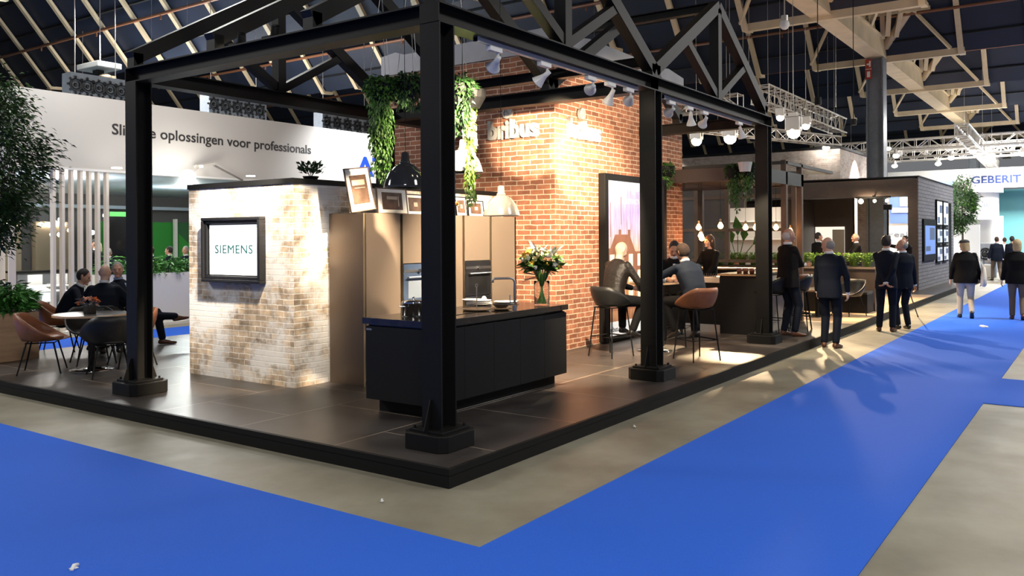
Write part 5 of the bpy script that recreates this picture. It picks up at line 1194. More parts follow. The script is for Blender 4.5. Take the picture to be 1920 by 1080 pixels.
# seating in front of the planter
t = thing('lounge_bench', 'long dark lounge bench in front of the brown planter', 'bench', (14.3, 1.6, H0))
g = MB(); g.box(14.35, 14.95, .30, 3.9, H0, .54); g.build('seat_base', blackm, t, bevel=.01); g = MB(); g.box(14.33, 14.92, .30, 3.9, .54, .60); g.build('seat_cushion', chairblk, t, bevel=.02)
chair('tanstool', (10.75, .78, H0), .9, 'tan bar stool between the white-haired man and the man in the navy suit')
chair('black', (13.7, .52, H0), 2.6, 'black tub chair on the oak floor right of the man in the navy suit')
chair('black', (13.0, 1.7, H0), .4, 'black tub chair on the oak floor left of the man in the navy suit')
chair('blackstool', (10.35, .60, H0), 1.7, 'black bar stool behind the white-haired man')
chair('blackstool', (9.35, .72, H0), 1.5, 'black bar stool between the far column and the white-haired man')
for k, (x, y, lab) in enumerate([(13.6, 1.1, 'low dark cafe table with a white cup in front of the bench'), (13.1, 1.0, 'low dark cafe table nearest the walkway on the oak floor')]): round_table((x, y, H0), .30, .56, lab)
for k, (x, y) in enumerate([(13.6, 1.15), (13.1, 1.0)]):
    g = MB(); g.lathe([(.025, 0), (.04, .07), (.036, .07), (.02, .006), (0, .006)], (x, y, H0+.56), 16); tag(g.build('cup', plate_m, smooth=True), ['white cup on the low table by the bench', 'white cup on the low table nearest the walkway'][k], 'cup')

# ================================================================ DARK HOUSE FRAME
t = thing('house_frame', 'dark brown house-shaped frame with a grey painted brick end wall', 'frame building', (23.2, 2.5, H0))
g = MB(); g.box(23.2, 23.9, .78, 8.8, 3.0, 3.52); g.build('lintel', darkwood, t)
g = MB(); g.box(23.2, 23.9, .78, 1.06, H0, 3.0); g.build('front_post', darkwood, t)
g = MB(); g.box(23.9, 30.3, .76, .98, H0, 3.56); g.box(23.2, 23.9, .76, .78, H0, 3.56); g.build('brick_side', brickgrey, t)
g = MB(); g.box(23.2, 26.9, .74, 8.8, 3.56, 3.60); g.box(26.9, 30.3, .74, 4.4, 3.56, 3.60); g.build('roof_edge', blackm, t)
g = MB(); g.box(26.6, 26.9, 3.45, 8.8, H0, 3.3); g.build('back_wall', darkwood, t)
g = MB(); g.box(23.3, 26.6, 4.75, 4.85, H0, 3.0); g.build('inner_wall', darkwood, t)
g = MB(); g.box(29.15, 29.75, .755, .76, H0+.28, 2.95); g.build('doorway', blackm, t)
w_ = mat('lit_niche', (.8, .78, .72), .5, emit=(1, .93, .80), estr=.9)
g = MB(); g.box(26.55, 26.6, 3.72, 4.72, H0, 2.12); nw = g.build('lit_opening', w_, t); g = MB(); g.box(26.52, 26.55, 3.72, 4.12, H0, 2.02); g.build('cream_door', mat('cream_door', (.6, .52, .42), .5), nw)
t = thing('stone_wall_panel', 'pale stone-clad wall with two framed windows inside the dark frame', 'wall panel', (27.4, 3, H0))
g = MB(); g.box(27.3, 27.5, 2.62, 3.45, H0, 3.3); g.build('stone_face', brickwhite, t)
for k, (a, b) in enumerate(((3.08, 2.86), (2.80, 2.60))):
    g = MB(); g.box(27.22, 27.3, b, b+.04, 1.3, 2.06); g.box(27.22, 27.3, a-.04, a, 1.3, 2.06); g.box(27.22, 27.3, b, a, 1.3, 1.34); g.box(27.22, 27.3, b, a, 2.02, 2.06); wf = g.build('window_frame', blackm, t)
    g = MB(); g.box(27.26, 27.28, b+.04, a-.04, 1.34, 2.02); g.build('pane', mat('dull_pane', (.35, .42, .48), .2), wf)
t = thing('spotlight_bar', 'short ceiling bar with three glowing spotlights inside the dark frame', 'spotlight', (23.0, 2.0, 2.95)); g = MB(); g.box(22.9, 23.0, 1.5, 2.5, 2.95, 3.0); g.box(22.95, 23.22, 1.98, 2.02, 3.0, 3.03); g.box(22.95, 23.0, 1.98, 2.02, 2.99, 3.01); g.build('bar', blackm, t)
for y in (2.35, 1.95, 1.6):
    g = MB(); g.ball((22.95, y, 2.86), .075 if y > 2 else .05, 12); g.build('lamp', lampw, t, smooth=True)
point('spot_bar_light', (22.8, 2.1, 2.75), 90, (1, .8, .55), .1)
# posters and screen on the grey brick
def framed(x0, x1, z0, z1, lab, col, y=.76, name='framed_poster', f=.06):
    t = thing(name, lab, 'poster' if name != 'wall_monitor' else 'monitor', ((x0+x1)/2, y, z0)); g = MB(); g.box(x0, x1, y-.06, y, z0, z1); g.build('frame', blackm, t)
    g = MB(); g.box(x0+f, x1-f, y-.065, y-.06, z0+f, z1-f); pc_ = g.build('print', col, t)
    g = MB(); w0 = x1-x0; g.box(x0+f*1.5, x0+w0*.5, y-.068, y-.065, z0+f*1.5, z0+(z1-z0)*.35); g.box(x0+w0*.45, x1-f*1.6, y-.068, y-.065, z0+(z1-z0)*.5, z0+(z1-z0)*.8); g.build('print_shapes', mat('print_slate', (.12, .16, .26), .5), pc_)
lit = mat('print_lit_pale', (.7, .74, .78), .4, emit=(.85, .92, 1), estr=.9); litb = mat('print_blue', (.12, .18, .45), .4, emit=(.15, .25, .65), estr=.8); litm = mat('print_mixed', (.45, .45, .5), .4, emit=(.5, .55, .6), estr=.6, noise=.8, nscale=3)
framed(23.75, 26.0, 1.0, 2.3, 'large blue lit monitor on the grey brick wall', litb, name='wall_monitor', f=.2)
for k, (a, b) in enumerate([(26.2, 27.3), (27.55, 28.6)]):
    for j, (z0, z1) in enumerate([(2.1, 2.98), (1.5, 2.05), (.88, 1.45)]):
        framed(a, b, z0, z1, '%s framed poster of the %s column on the grey brick wall' % (['top', 'middle', 'bottom'][j], ['left', 'right'][k]), [lit, litm, litm][j])

# ================================================================ WHITEWASHED BRICK HOUSE BEHIND
t = thing('brick_house', 'large pale whitewashed brick box rising behind the dark frame', 'brick house', (33, 8, 0)); x0 = 29.2
g = MB(); g.box(x0, 36.4, 4.5, 14.2, 0, 5.16); g.build('brick_face', brickwhite, t); g = MB(); g.box(x0-.05, 36.45, 4.45, 14.25, 5.16, 5.26); g.build('roof_edge', blackm, t)
for k, (x, lab) in enumerate([(31.5, 'glowing arm lamp washing the left of the pale brick house'), (34.6, 'glowing arm lamp washing the right of the pale brick house')]):
    t = thing('arm_lamp', lab, 'lamp', (x, 4.4, 5.26)); g = MB(); g.tube([(x, 4.6, 5.3), (x, 4.3, 5.55), (x, 3.9, 5.6)], .03, 8); g.build('arm', galv, t); g = MB(); g.ball((x, 3.85, 5.55), .14, 12, (1, 1, .6)); g.build('lamp_head', lampc, t, smooth=True)
    spot('arm_light', (x, 3.8, 5.4), (x, 4.5, 3.0), 1000, 70, .7, (1, .86, .66), .06)
p = at(1549, 277, 'x', 29.0); t = thing('roof_lamp', 'bright white lamp on the left corner of the pale brick house', 'lamp', p); g = MB(); g.ball(p, .14, 12); g.build('lamp_head', lampc, t, smooth=True); g = MB(); g.tube([p, (29.25, p[1], 5.26)], .025, 6); g.build('arm', galv, t)
point('roof_lamp_light', Vector(p)-Vector((.3, 0, 0)), 60, (1, .95, .85), .14)
for (u, v) in ((1330, 300),):
    spot('wall_wash', (27.4, 12.2, 5.6), (29.2, 12.0, 3.5), 900, 80, .8, (1, .92, .80), .1)
t = thing('arm_lamp', 'arm lamp washing the far left of the pale brick house', 'lamp', (29.1, 12.2, 5.26)); g = MB(); g.tube([(29.3, 12.2, 5.3), (28.5, 12.2, 5.7), (27.5, 12.2, 5.75)], .03, 8); g.build('arm', galv, t); g = MB(); g.ball((27.4, 12.2, 5.74), .13, 12, (1, 1, .6)); g.build('lamp_head', galv, t, smooth=True)

# ================================================================ HANGING FLOODS AND TRUSSES
def flood(u, v, ax, val, s, lab, watts, glow=True, drop=4.0, aim=None, ang=95):
    p = at(u, v, ax, val); t = thing('hanging_floodlight', lab, 'floodlight', p); x, y, z = p
    g = MB(); g.box(x-s*.45, x+s*.45, y-s*.55, y+s*.55, z+s*.1, z+s*1.2); g.build('housing', galv, t, bevel=.02)
    g = MB(); g.ball(p, s*.5, 16); g.build('lens', lampw if glow else lampc, t, smooth=True)
    g = MB(); g.tube([(x, y-s*.6, z+s*.4), (x, y-s*.6, z+s*1.6), (x, y+s*.6, z+s*1.6), (x, y+s*.6, z+s*.4)], s*.05, 5); g.build('yoke', galv, t)
    g = MB(); g.tube([(x, y, z+s*1.6), (x, y, z+drop)], .006, 5); g.build('hanger', galv, t)
    if watts: spot('flood_light', (x-s*.6, y-s*.3, z-s*.4), aim or (x-.5, y-.8, 0), watts, ang, .6, (1, .72, .42), .05)
flood(1306, 264, 'x', 15.5, .26, 'hanging floodlight left of the two over the bar', 0)
flood(1369, 259, 'x', 15.5, .30, 'glaring warm floodlight over the bar seen between the columns', 480, aim=(6.5, .1, 0), ang=44)
flood(1488, 248, 'x', 16.5, .32, 'glaring warm floodlight right of the far column under the lighting truss', 480, aim=(9.5, -.4, 0), ang=52)
flood(1463, 220, 'x', 19, .22, 'small floodlight at the left end of the lighting truss', 0, False)
flood(1487, 228, 'x', 19, .22, 'small floodlight on the lighting truss above the glaring one', 0, False)
flood(1511, 236, 'x', 19, .22, 'small floodlight on the right part of the lighting truss', 0, False)
def lattice(name, a, b, w, h, lab, mt_=galv, r=.028, seg=.5, hang=True):
    a = Vector(a); b = Vector(b); d = (b-a); L = d.length; d.normalize(); s = d.cross(Vector((0, 0, 1))).normalized()*w/2; u = Vector((0, 0, h/2))
    t = thing(name, lab, 'lighting truss', a); cs = [s+u, -s+u, s-u, -s-u]
    for c in cs:
        g = MB(); g.tube([a+c, b+c], r, 8); g.build('chord', mt_, t)
    n = int(L/seg)
    for (p, q) in ((0, 1), (2, 3), (0, 2), (1, 3)):
        g = MB()
        for i in range(n):
            A = a+d*(L*i/n); B_ = a+d*(L*(i+1)/n); g.tube([A+cs[p if i % 2 else q], B_+cs[q if i % 2 else p]], r*.55, 5, cap=False); g.tube([A+cs[p], A+cs[q]], r*.45, 5, cap=False)
        g.build('lacing', mt_, t)
    if hang:
        for q in (.08, .92):
            g = MB(); A = a+d*L*q; g.tube([A+u, A+Vector((0, 0, 3.5))], .006, 5); g.build('hanger', galv, t)
a = at(1426, 172, 'x', 19.0); b = at(1566, 212, 'x', 19.9+3)
A_ = at(1425, 158, 'y', 4.0); B2 = at(1568, 210, 'y', 4.0)
lattice('lighting_truss', (A_.x, 4.0, 5.75), (B2.x+.4, 4.0, 5.75), .5, .5, 'aluminium box truss hanging over the bar to the right of the gable')
p0 = at(1330, 150, 'x', A_.x); 
lattice('lighting_truss', (A_.x-.3, 4.45, 5.55), (A_.x-.3, 9.5, 5.55), .45, .4, 'aluminium box truss crossing behind the black gable')
lattice('lighting_truss', (B2.x-1.5, 3.6, 5.0), (A_.x, 5.6, 4.95), .3, .3, 'short warm-lit truss carrying the three small floodlights')
for k, (x, z, y1) in enumerate([(40, 6.2, 8.5), (43, 6.1, 8.5), (46.5, 6.2, 8.5)]):
    lattice('lighting_truss', (x, -6, z), (x, y1, z), .5, .5, 'far aluminium truss over the white booths, number %s back' % ['one', 'two', 'three'][k], galv, .04, .6)
lattice('lighting_truss', (36, 1.2, 6.3), (49, 1.2, 5.7), .5, .5, 'far lengthwise truss sloping toward the white fascia sign', galv, .05, .6)
for k in range(9):
    x = [39.8, 39.8, 42.8, 42.8, 46.3, 46.3, 39.8, 46.3, 42.8][k]; y = [1.2, 4.5, 2.5, 6.0, 1.0, 3.6, 7.2, 5.8, -.6][k]
    t = thing('truss_spotlight', 'white glowing spotlight clamped under the far trusses', 'spotlight', (x, y, 5.7), 0, 'spotlights under the far trusses'); g = MB(); g.ball((x, y, 5.68), .16, 12, (1, 1, .7)); g.build('lens', lampc, t, smooth=True); g = MB(); g.cyl((x, y, 5.68), .11, .05, .3, 12); g.build('housing', galv, t)
# cctv dome and thin hanging cable
p = at(1471, 46, 'x', 14.5); t = thing('ceiling_camera', 'small white dome camera hanging near the cream girder', 'camera', p); g = MB(); g.ball(p, .11, 14, (1, 1, 1.1)); g.build('dome', white, t, smooth=True); g = MB(); g.cyl(p, .08, .08, .2, 14); g.tube([p, Vector(p)+Vector((0, 0, 1.8))], .015, 5); g.build('mount', galv, t)
for k, (u, v0, v1, x) in enumerate([(155, 0, 150, 11.5), (187, 0, 112, 10.5), (284, -10, 78, 10), (351, -10, 50, 10), (1393, 0, 130, 16), (1404, 0, 150, 17), (1842, 0, 250, 30), (1478, 40, 250, 18), (1567, 20, 200, 22)]):
    a = at(u, v0, 'x', x); b = at(u, v1, 'x', x); g = MB(); g.tube([a, b], .0055, 5); g.ball(b, .02, 6); tag(g.build('hanging_cable', galv), ['thin steel cable hanging left of the dark floodlight box', 'steel cable carrying the dark box above the white fascia', 'thin steel cable left of the frame corner', 'thin steel cable above the left beam', 'thin cable beside the right gable', 'second thin cable beside the right gable', 'long thin cable on the far right under the roof', 'thin cable below the dome camera', 'thin cable above the end of the lighting truss'][k], 'cable')
# dark projector box above the fascia
p = at(188, 130, 'x', 8.0); x, y, z = p; t = thing('hanging_projector', 'dark box-shaped fixture hanging above the white fascia on the left', 'projector', p)
g = MB(); g.box(x-.35, x+.35, y-.5, y+.6, z-.02, z+.14); g.build('top_box', MATS['frame_grey'], t, bevel=.02); g = MB(); g.box(x-.1, x+.1, y-.02, y+.22, z-.85, z); g.build('stem', blackm, t); g = MB(); g.tube([(x, y, z+.14), (x, y, 12.0)], .012, 5); g.build('hanger', galv, t); g = MB(); g.ball((x, y-.25, z-.25), .16, 12, (1, 1.3, .6)); g.build('reflector', gold, t, smooth=True)

# ================================================================ WHITE BOOTH ON THE LEFT
YB = 12.4
t = thing('booth_fascia', 'long white overhead fascia with Dutch lettering above the left booth', 'fascia sign', (8, YB, 3.2))
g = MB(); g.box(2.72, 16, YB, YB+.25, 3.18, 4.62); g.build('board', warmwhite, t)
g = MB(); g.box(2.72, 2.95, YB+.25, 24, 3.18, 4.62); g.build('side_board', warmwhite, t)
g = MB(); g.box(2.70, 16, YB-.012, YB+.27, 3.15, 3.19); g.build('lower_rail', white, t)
a = at(210, 261, 'y', YB); b = at(583, 297, 'y', YB); text('lettering', 'Slimme oplossingen voor professionals', (a.x, YB-.004, 3.92), (1, 0, 0), (0, 0, 1), b.x-a.x, .225, .004, textblk, t, bold=.012)
a = at(668, 318, 'y', YB); text('brand_lettering', 'ATAG', (a.x, YB-.006, 3.50), (1, 0, 0), (0, 0, 1), 2.3, .50, .006, bluebrand, t, bold=.035)
spot('fascia_light', (11.5, 10.6, 5.6), (11.2, 12.4, 3.9), 130, 85, .9, (.95, .97, 1), .15)
spot('fascia_light', (11.0, 10.4, 5.0), (10.6, 12.4, 3.4), 60, 90, .9, (.95, .97, 1), .15)
spot('fascia_light', (3.0, 11.0, 5.2), (3.3, 12.4, 4.2), 6, 85, .9, (.9, .95, 1), .15)
t = thing('planter_wall', 'low white planter wall along the blue carpet in front of the left booth', 'planter wall', (7, YB, 0))
g = MB(); g.box(4.3, 9.8, YB, YB+.06, .06, 1.10); g.box(4.3, 9.8, YB+.5, YB+.56, .06, 1.1); g.box(4.3, 4.36, YB+.06, YB+.5, .06, 1.1); g.build('board', white, t)
g = MB(); g.box(4.36, 9.8, YB+.06, YB+.5, .06, 1.04); g.build('soil', soil, t); g = MB(); g.box(4.28, 9.8, YB-.03, YB+.56, 0, .06); g.build('skirting', white, t)
for k in range(12): bush((4.65+.43*k, YB+.28, 1.03), .27, .46, 230, grn[3], 'bright green fern in the white planter wall of the left booth', (.09, .17), 'ferns in the white planter wall')
bush((1.9, YB+1.6, 1.0), .3, .6, 200, grn[3], 'bright green fern at the far left edge behind the slats', (.09, .17))
g = MB(); g.box(1.3, 2.6, YB+1.4, YB+1.9, 0, 1.02); tag(g.build('planter_box', white), 'white planter box at the far left edge behind the slats', 'planter')
# slat screens
t = thing('slat_screen', 'white vertical slat screen of the left booth facing the blue carpet', 'slat screen', (3.6, YB, 0))
for u in (100, 117, 134, 151, 167.5, 183.5, 200):
    p = at(u, 450, 'y', YB+.05); g = MB(); g.box(p.x-.026, p.x+.026, YB, YB+.12, .06, 3.18); g.build('slat', slatw, t)
g = MB(); g.box(2.8, 4.2, YB-.02, YB+.14, 0, .06); g.build('base_rail', white, t)
t = thing('slat_screen', 'second white slat screen running back from the corner at the left edge', 'slat screen', (2.78, 14, 0))
for i in range(13):
    y = YB+.35+.42*i; g = MB(); g.box(2.74, 2.86, y-.026, y+.026, .06, 3.18); g.build('slat', slatw, t)
g = MB(); g.box(2.72, 2.88, YB+.3, YB+5.6, 0, .06); g.build('base_rail', white, t)
# booth interior
g = MB(); g.box(2.95, 16, YB+.25, 22, 3.22, 3.26); tag(g.build('booth_ceiling', ceilb), 'pale blue ceiling panel inside the left booth', 'ceiling panel')
g = MB(); g.box(1.0, 20, 21.9, 22.1, 0, 3.25); tag(g.build('booth_back_wall', greywall), 'dark grey back wall of the left booth', 'wall panel')
g = MB(); g.box(8.6, 13.5, 20.4, 20.5, 0, 2.35); tag(g.build('green_wall_panel', greenp), 'bright green wall panel behind the visitors in the left booth', 'wall panel')
t = thing('green_wall_panel', 'dark green angular panel next to the white post in the left booth', 'wall panel', (11.5, 20.2, 0)); g = MB(); g.prism([(11.15, 0), (13.6, 0), (13.6, 2.35), (11.15, 2.35)], 'y', 20.3, 20.36); g.build('dark_field', greend, t)
g = MB(); g.prism([(11.2, 0), (12.6, 0), (12.4, .9), (11.2, 2.0)], 'y', 20.27, 20.3); g.build('light_field', greenp, t)
g = MB(); g.box(11.02, 11.12, 20.2, 20.3, 0, 2.45); tag(g.build('white_post', white), 'slim white post between the green panels', 'post')
a = at(205, 400, 'y', 18.5); b = at(283, 400, 'y', 18.5); t = thing('display_wall', 'large black screen wall under a green strip in the left booth', 'screen wall', (8, 18.5, 0)); g = MB(); g.box(a.x, b.x, 18.5, 18.7, 1.0, 2.45); g.build('screen', blackg, t); g = MB(); g.box(a.x, b.x, 18.48, 18.72, 2.45, 2.58); g.build('green_strip', mat('green_strip', (.1, .6, .1), .5), t)
g = MB(); g.box(2, 12, 20.9, 21.0, 2.75, 2.85); tag(g.build('light_strip', ceilb), 'pale horizontal light rail on the back wall of the left booth', 'rail')
for k in range(4):
    x = 3.4+1.35*k; t = thing('display_niche', ['first', 'second', 'third', 'fourth'][k]+' beige lit display niche from the left on the booth back wall', 'display niche', (x, 21.6, .6)); g = MB(); g.box(x, x+.95, 21.6, 21.88, .6, 2.35); g.build('panel', mat('niche_beige', (.42, .36, .28), .5), t); g = MB(); g.box(x+.1, x+.85, 21.55, 21.6, 2.25, 2.3); g.build('lamp_strip', lampw, t)
point('booth_light', (5.0, 15, 2.9), 260, (1, .93, .85), .2); point('booth_light', (9, 16.5, 2.9), 170, (.95, 1, .95), .2); point('booth_light', (4.2, 20, 2.7), 90, (1, .85, .6), .1)
BP = [(92, 422), (102, 417), (108, 420), (113, 412), (131, 432), (98, 440), (112, 440), (197, 404), (173, 436)]
for k, (u, v) in enumerate(BP):
    p = at(u, v, 'y', 17.5); t = thing('globe_lamp', 'small glowing globe lamp hanging in the left booth', 'lamp', p, 0, 'globe lamps in the left booth'); g = MB(); g.ball(p, .06, 12); g.build('globe', lampc, t, smooth=True); g = MB(); g.tube([Vector(p)+Vector((0, 0, .05)), (p.x, p.y, 3.22)], .004, 4); g.build('cord', blackm, t)
t = thing('high_counter', 'dark high counter with black top behind the slats', 'counter', (6, 18, 0)); g = MB(); g.box(5.2, 7.4, 17.8, 18.3, 0, 1.0); g.build('body', greywall, t); g = MB(); g.box(5.15, 7.45, 17.75, 18.35, 1.0, 1.05); g.build('top', blackm, t)
# white shell chairs
def shellchair(loc, rz, lab):
    if 'wsc' not in protos:
        t = thing('shell_chair', 'x', 'chair'); shell(.30, .03, .36, .40, .012, 32).build('seat_shell', shellw, t, smooth=True)
        for sx in (-1, 1):
            for sy in (-1, 1):
                g = MB(); g.tube([(sx*.12, sy*.12, .41), (sx*.24, sy*.24, .0)], .016, 8, .011); g.build('leg', plywood, t)
        protos['wsc'] = t; o = t
    else: o = copy_tree(protos['wsc'])
    o.location = loc; o.rotation_euler = (0, 0, rz+PI/2); o['label'] = lab; o['group'] = 'white shell chairs in the left booth'; return o
for k, (x_, y_, rz) in enumerate([(3.35, 13.5, 2.4), (4.35, 13.4, 1.6), (5.0, 14.2, 2.9), (3.45, 15.4, .5), (4.6, 15.6, 4.6), (5.2, 13.2, 1.2), (6.5, 14.6, 3.3), (2.2, 15.2, .4), (2.1, 16.4, 1.0)]):
    shellchair((x_, y_, 0), rz, 'white plastic shell chair behind the slats in the left booth')
for k, (x, y, lab) in enumerate([(4.15, 14.5, 'white square table among the shell chairs'), (5.4, 16.6, 'white table at the back of the left booth')]):
    t = thing('white_table', lab, 'table', (x, y, 0)); g = MB(); g.box(x-.4, x+.4, y-.4, y+.4, .72, .745); g.build('tabletop', white, t, bevel=.004); g = MB(); g.cyl((x, y, 0), .03, .02, .72, 14); g.build('pedestal', white, t); g = MB(); g.cyl((x, y, 0), .22, 0, .02, 24); g.build('foot_plate', white, t)
for k, x in enumerate((5.3, 5.9, 6.5, 7.1)):
    t = thing('white_bar_stool', 'slender white bar stool at the white counter', 'bar stool', (x, 17.3, 0), 0, 'white bar stools at the counter'); g = MB(); g.box(x-.17, x+.17, 17.15, 17.45, .70, .74); g.box(x-.17, x+.17, 17.13, 17.16, .74, .98); g.build('seat', white, t)
    for sx in (-1, 1):
        for sy in (-1, 1): g = MB(); g.tube([(x+sx*.14, 17.3+sy*.12, .7), (x+sx*.19, 17.3+sy*.17, 0)], .012, 6); g.build('leg', white, t)
for k, (u, v) in enumerate([(219, 315), (312, 322), (470, 330)]):
    p = at(u, v, 'z', 3.21); g = MB(); g.cyl((p.x, p.y, 3.2), .10, 0, .02, 16); tag(g.build('downlight', lampc), ['round ceiling downlight left of the frame column', 'round ceiling downlight right of the frame column', 'round ceiling downlight above the brick partition'][k], 'ceiling light')
# arm floodlight glaring behind the partition
p = at(352, 330, 'y', 12.0); t = thing('arm_floodlight', 'glaring arm floodlight beside the left top of the brick partition', 'floodlight', p); x, y, z = p
g = MB(); g.ball(p, .17, 14, (1, 1, .8)); g.build('lens', lampc, t, smooth=True); g = MB(); q1 = at(372, 312, 'y', 12.1); q2 = at(395, 307, 'y', 12.2); q3 = at(455, 338, 'y', 12.35); g.tube([p, q1, q2, q3], .025, 6); g.build('arm', galv, t); g = MB(); g.bar(q1, q2, .25, .06); g.build('reflector', galv, t)
point('arm_flood', Vector(p)-Vector((0, .3, 0)), 40, (1, .97, .9), .15)
# perforated air panels above the fascia
rm = mat('rosette_black', (.01, .01, .012), .5)
for k, (u0, v0, u1, v1, lab) in enumerate([(133, 155, 240, 190, 'grey air outlet panel with black rosettes at the left above the fascia'), (392, 196, 500, 220, 'grey air outlet panel with black rosettes in the middle above the fascia'), (605, 228, 700, 250, 'grey air outlet panel with black rosettes at the right above the fascia')]):
    a = at(u0, v0, 'y', 15.5); b = at(u1, v1, 'y', 15.5); zc_ = (a.z+b.z)/2; hh = .42
    t = thing('air_panel', lab, 'air outlet', ((a.x+b.x)/2, 15.5, zc_)); g = MB(); g.box(a.x, b.x, 15.5, 15.9, zc_-hh*1.2, zc_+hh*.9); g.build('panel', greyst, t)
    n = 5
    for i in range(n):
        for j in range(2):
            xx_ = a.x+(b.x-a.x)*(i+.35+.35*j)/n; zz_ = zc_-.10+(.19 if j == 0 else -.19); g = MB(); g.tube([(xx_+.12*math.cos(s), 15.47, zz_+.12*math.sin(s)) for s in np.linspace(0, 2*PI, 13)], .035, 6)
            for s in np.linspace(0, 2*PI, 9)[:-1]: g.ball((xx_+.18*math.cos(s), 15.47, zz_+.18*math.sin(s)), .035, 6)
            g.ball((xx_, 15.48, zz_), .05, 8); g.build('rosette', rm, t)
    for s in (a.x+.2, b.x-.2):
        g = MB(); g.tube([(s, 15.7, zc_+.4), (s, 15.7, 8.2)], .01, 4); g.build('hanger', galv, t)

# ================================================================ FAR RIGHT BOOTHS
t = thing('booth_fascia', 'white overhead fascia with dark blue lettering at the far end of the hall', 'fascia sign', (48, 1, 4.5)); g = MB(); g.box(48, 48.3, -8, 6.5, 4.35, 5.45); g.build('board', white, t)
a = at(1830, 335, 'x', 48); text('lettering', 'GEBERIT', (47.98, 2.2, 4.62), (0, -1, 0), (0, 0, 1), 2.35, .42, .01, navybrand, t, bold=.02)
t = thing('round_booth_sign', 'round white drum sign under the far fascia', 'sign', (45, 1.5, 2.5)); g = MB(); g.cyl((46, 1.75, 0), 1.05, 2.6, 4.0, 48); g.build('drum', white, t, smooth=False); g = MB(); g.cyl((46, 1.75, 0), 1.25, 4.0, 4.45, 48); g.build('collar', warmwhite, t)
text('lettering', '100%', (44.95, .95+.42, 3.25), (0.35, -1, 0), (0, 0, 1), .55, .26, .02, greyst, t, bold=.01)
g = MB(); g.box(50, 50.2, -9, 4.2, 0, 4.35); tag(g.build('teal_wall', teal), 'pale teal wall of the booth under the far white fascia', 'wall panel')
g = MB(); g.box(47, 47.2, .6, 3.4, 0, 2.8); tag(g.build('white_partition', white), 'white partition in front of the teal wall', 'wall panel')
g = MB(); g.box(42, 43.6, .1, 1.2, 0, 1.0); tag(g.build('white_counter', white), 'white counter beyond the walking visitors', 'counter')
t = thing('display_machine', 'grey front-loading machine on a box beside the far walkway', 'machine', (36, .35, 0)); g = MB(); g.box(35.9, 36.5, -.05, .65, 0, .62); g.build('plinth', greyst, t); g = MB(); g.box(35.9, 36.5, -.05, .65, .62, 1.45); g.build('housing', greyst, t, bevel=.02)
g = MB(); g.tube([(35.88, .3+.22*math.cos(s), 1.0+.22*math.sin(s)) for s in np.linspace(0, 2*PI, 21)], .04, 8); g.ball((35.9, .3, 1.0), .16, 12, (.3, 1, 1)); g.build('drum_door', blackg, t, smooth=True)
# booths beyond the dark frame
t = thing('white_booth', 'bright white booth seen through the opening of the dark frame', 'booth', (34, 3, 0)); g = MB(); g.box(33, 33.2, .2, 3.9, 0, 2.2); g.build('wall', mat('booth_white_lit', (.85, .86, .84), .5), t)
text('lettering', 'realist', (32.98, 3.5, 1.75), (0, -1, 0), (0, 0, 1), 1.2, .22, .01, greyst, t)
g = MB(); g.box(33.6, 33.8, 1.2, 3.6, 2.3, 4.0); bs = g.build('blue_banner', mat('banner_blue', (.10, .17, .42), .4), t); g = MB(); g.box(33.55, 33.6, 1.4, 3.2, 3.0, 3.75); g.build('banner_picture', mat('banner_grey', (.2, .21, .22), .5), bs); g = MB(); g.box(33.5, 33.55, 1.25, 3.5, 2.75, 2.95); g.build('banner_stripe', white, bs)
area('booth_strip', (31.8, 2.2, 3.9), 2.5, 260, (1, .98, .95), (0, math.radians(-50), 0))
g = MB(); g.box(36.5, 37, 3.2, 16, 0, 4.3); tag(g.build('pale_booth_wall', warmwhite), 'tall pale booth wall behind the brick house', 'wall panel')
tree((32.3, .72, 0), 1.5, .55, 2.4, 2.95, 'slim potted tree at the far end of the grey brick wall', 4200, (.09, .15), [grn[0], grn[1]], .05)
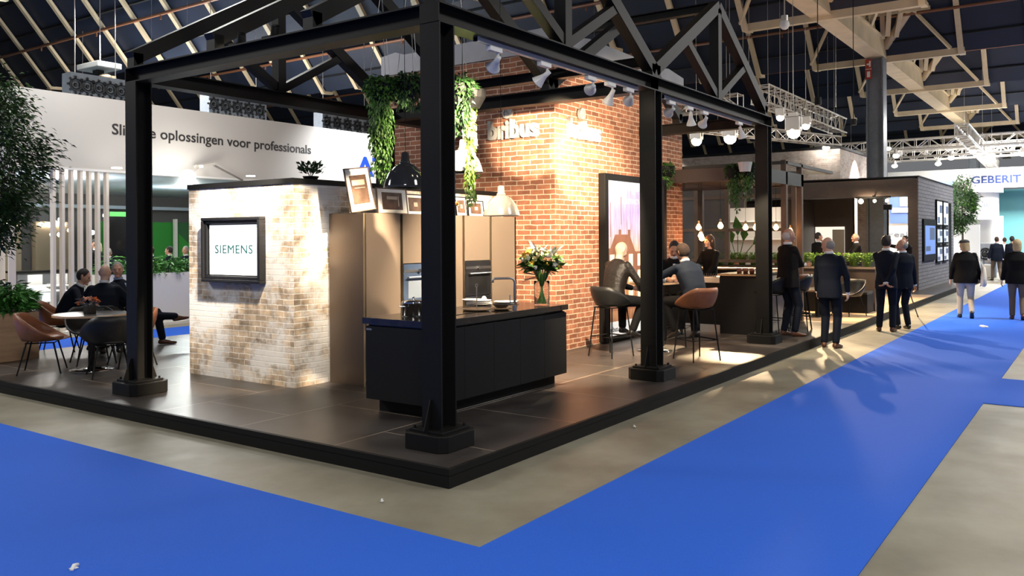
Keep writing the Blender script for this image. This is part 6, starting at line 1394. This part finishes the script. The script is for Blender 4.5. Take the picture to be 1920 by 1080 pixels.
g = MB(); g.lathe([(.2, 0), (.26, .45), (.24, .45), (0, .4)], (32.3, .72, 0), 20); tag(g.build('tree_pot', blackm), 'dark pot holding the slim tree at the far end of the grey wall', 'pot')
# behind the bar: warm kitchen displays of the neighbouring stands
g = MB(); g.box(20, 20.2, 5.0, 9.0, H0, 3.3); tag(g.build('inner_partition', darkwood), 'dark partition behind the bar window screen', 'wall panel')
t = thing('display_shelf', 'brightly lit white shelf seen through the bar window screen', 'shelf', (18.6, 4.6, H0)); g = MB(); g.box(18.6, 18.8, 3.4, 5.0, H0, 2.6); g.build('back', mat('shelf_pale', (.6, .55, .5), .5), t)
for z in (1.2, 1.7, 2.2): g = MB(); g.box(18.35, 18.6, 3.4, 5.0, z, z+.03); g.build('shelf_board', white, t)
point('shelf_light', (17.9, 3.9, 2.4), 18, (1, .85, .65), .1)
t = thing('camera_tripod', 'tall black light stand in front of the white booth inside the frame', 'stand', (21.8, 1.35, H0)); g = MB(); g.tube([(21.8, 1.35, H0), (21.8, 1.35, 2.6)], .03, 8); g.build('pole', blackm, t)
for s in range(3): g = MB(); a = 2*PI*s/3; g.tube([(21.8, 1.35, .8), (21.8+.4*math.cos(a), 1.35+.4*math.sin(a), H0+.01)], .014, 6); g.build('leg', blackm, t)
g = MB(); g.box(21.7, 21.9, 1.25, 1.45, 2.55, 2.7); g.build('lamp_head', blackm, t)
# warm light on the oak floor
spot('oak_spot', (14.0, 1.2, 4.6), (14.6, .2, 0), 500, 60, .5, (1, .74, .46), .08); spot('oak_spot', (18.0, 1.4, 4.6), (17.6, .8, 0), 500, 70, .5, (1, .74, .46), .08)
for k, (x, y) in enumerate(((14.0, 1.2), (18.0, 1.4))):
    t = thing('hanging_spotlight', ['black hanging spotlight over the near part of the oak floor', 'black hanging spotlight over the far part of the oak floor'][k], 'spotlight', (x, y, 4.65)); g = MB(); g.cyl((x, y, 4.62), .07, 0, .16, 14); g.build('lamp_head', blackm, t); g = MB(); g.tube([(x, y, 4.75), (x, y, 8.3)], .01, 4); g.build('hanger', blackm, t)
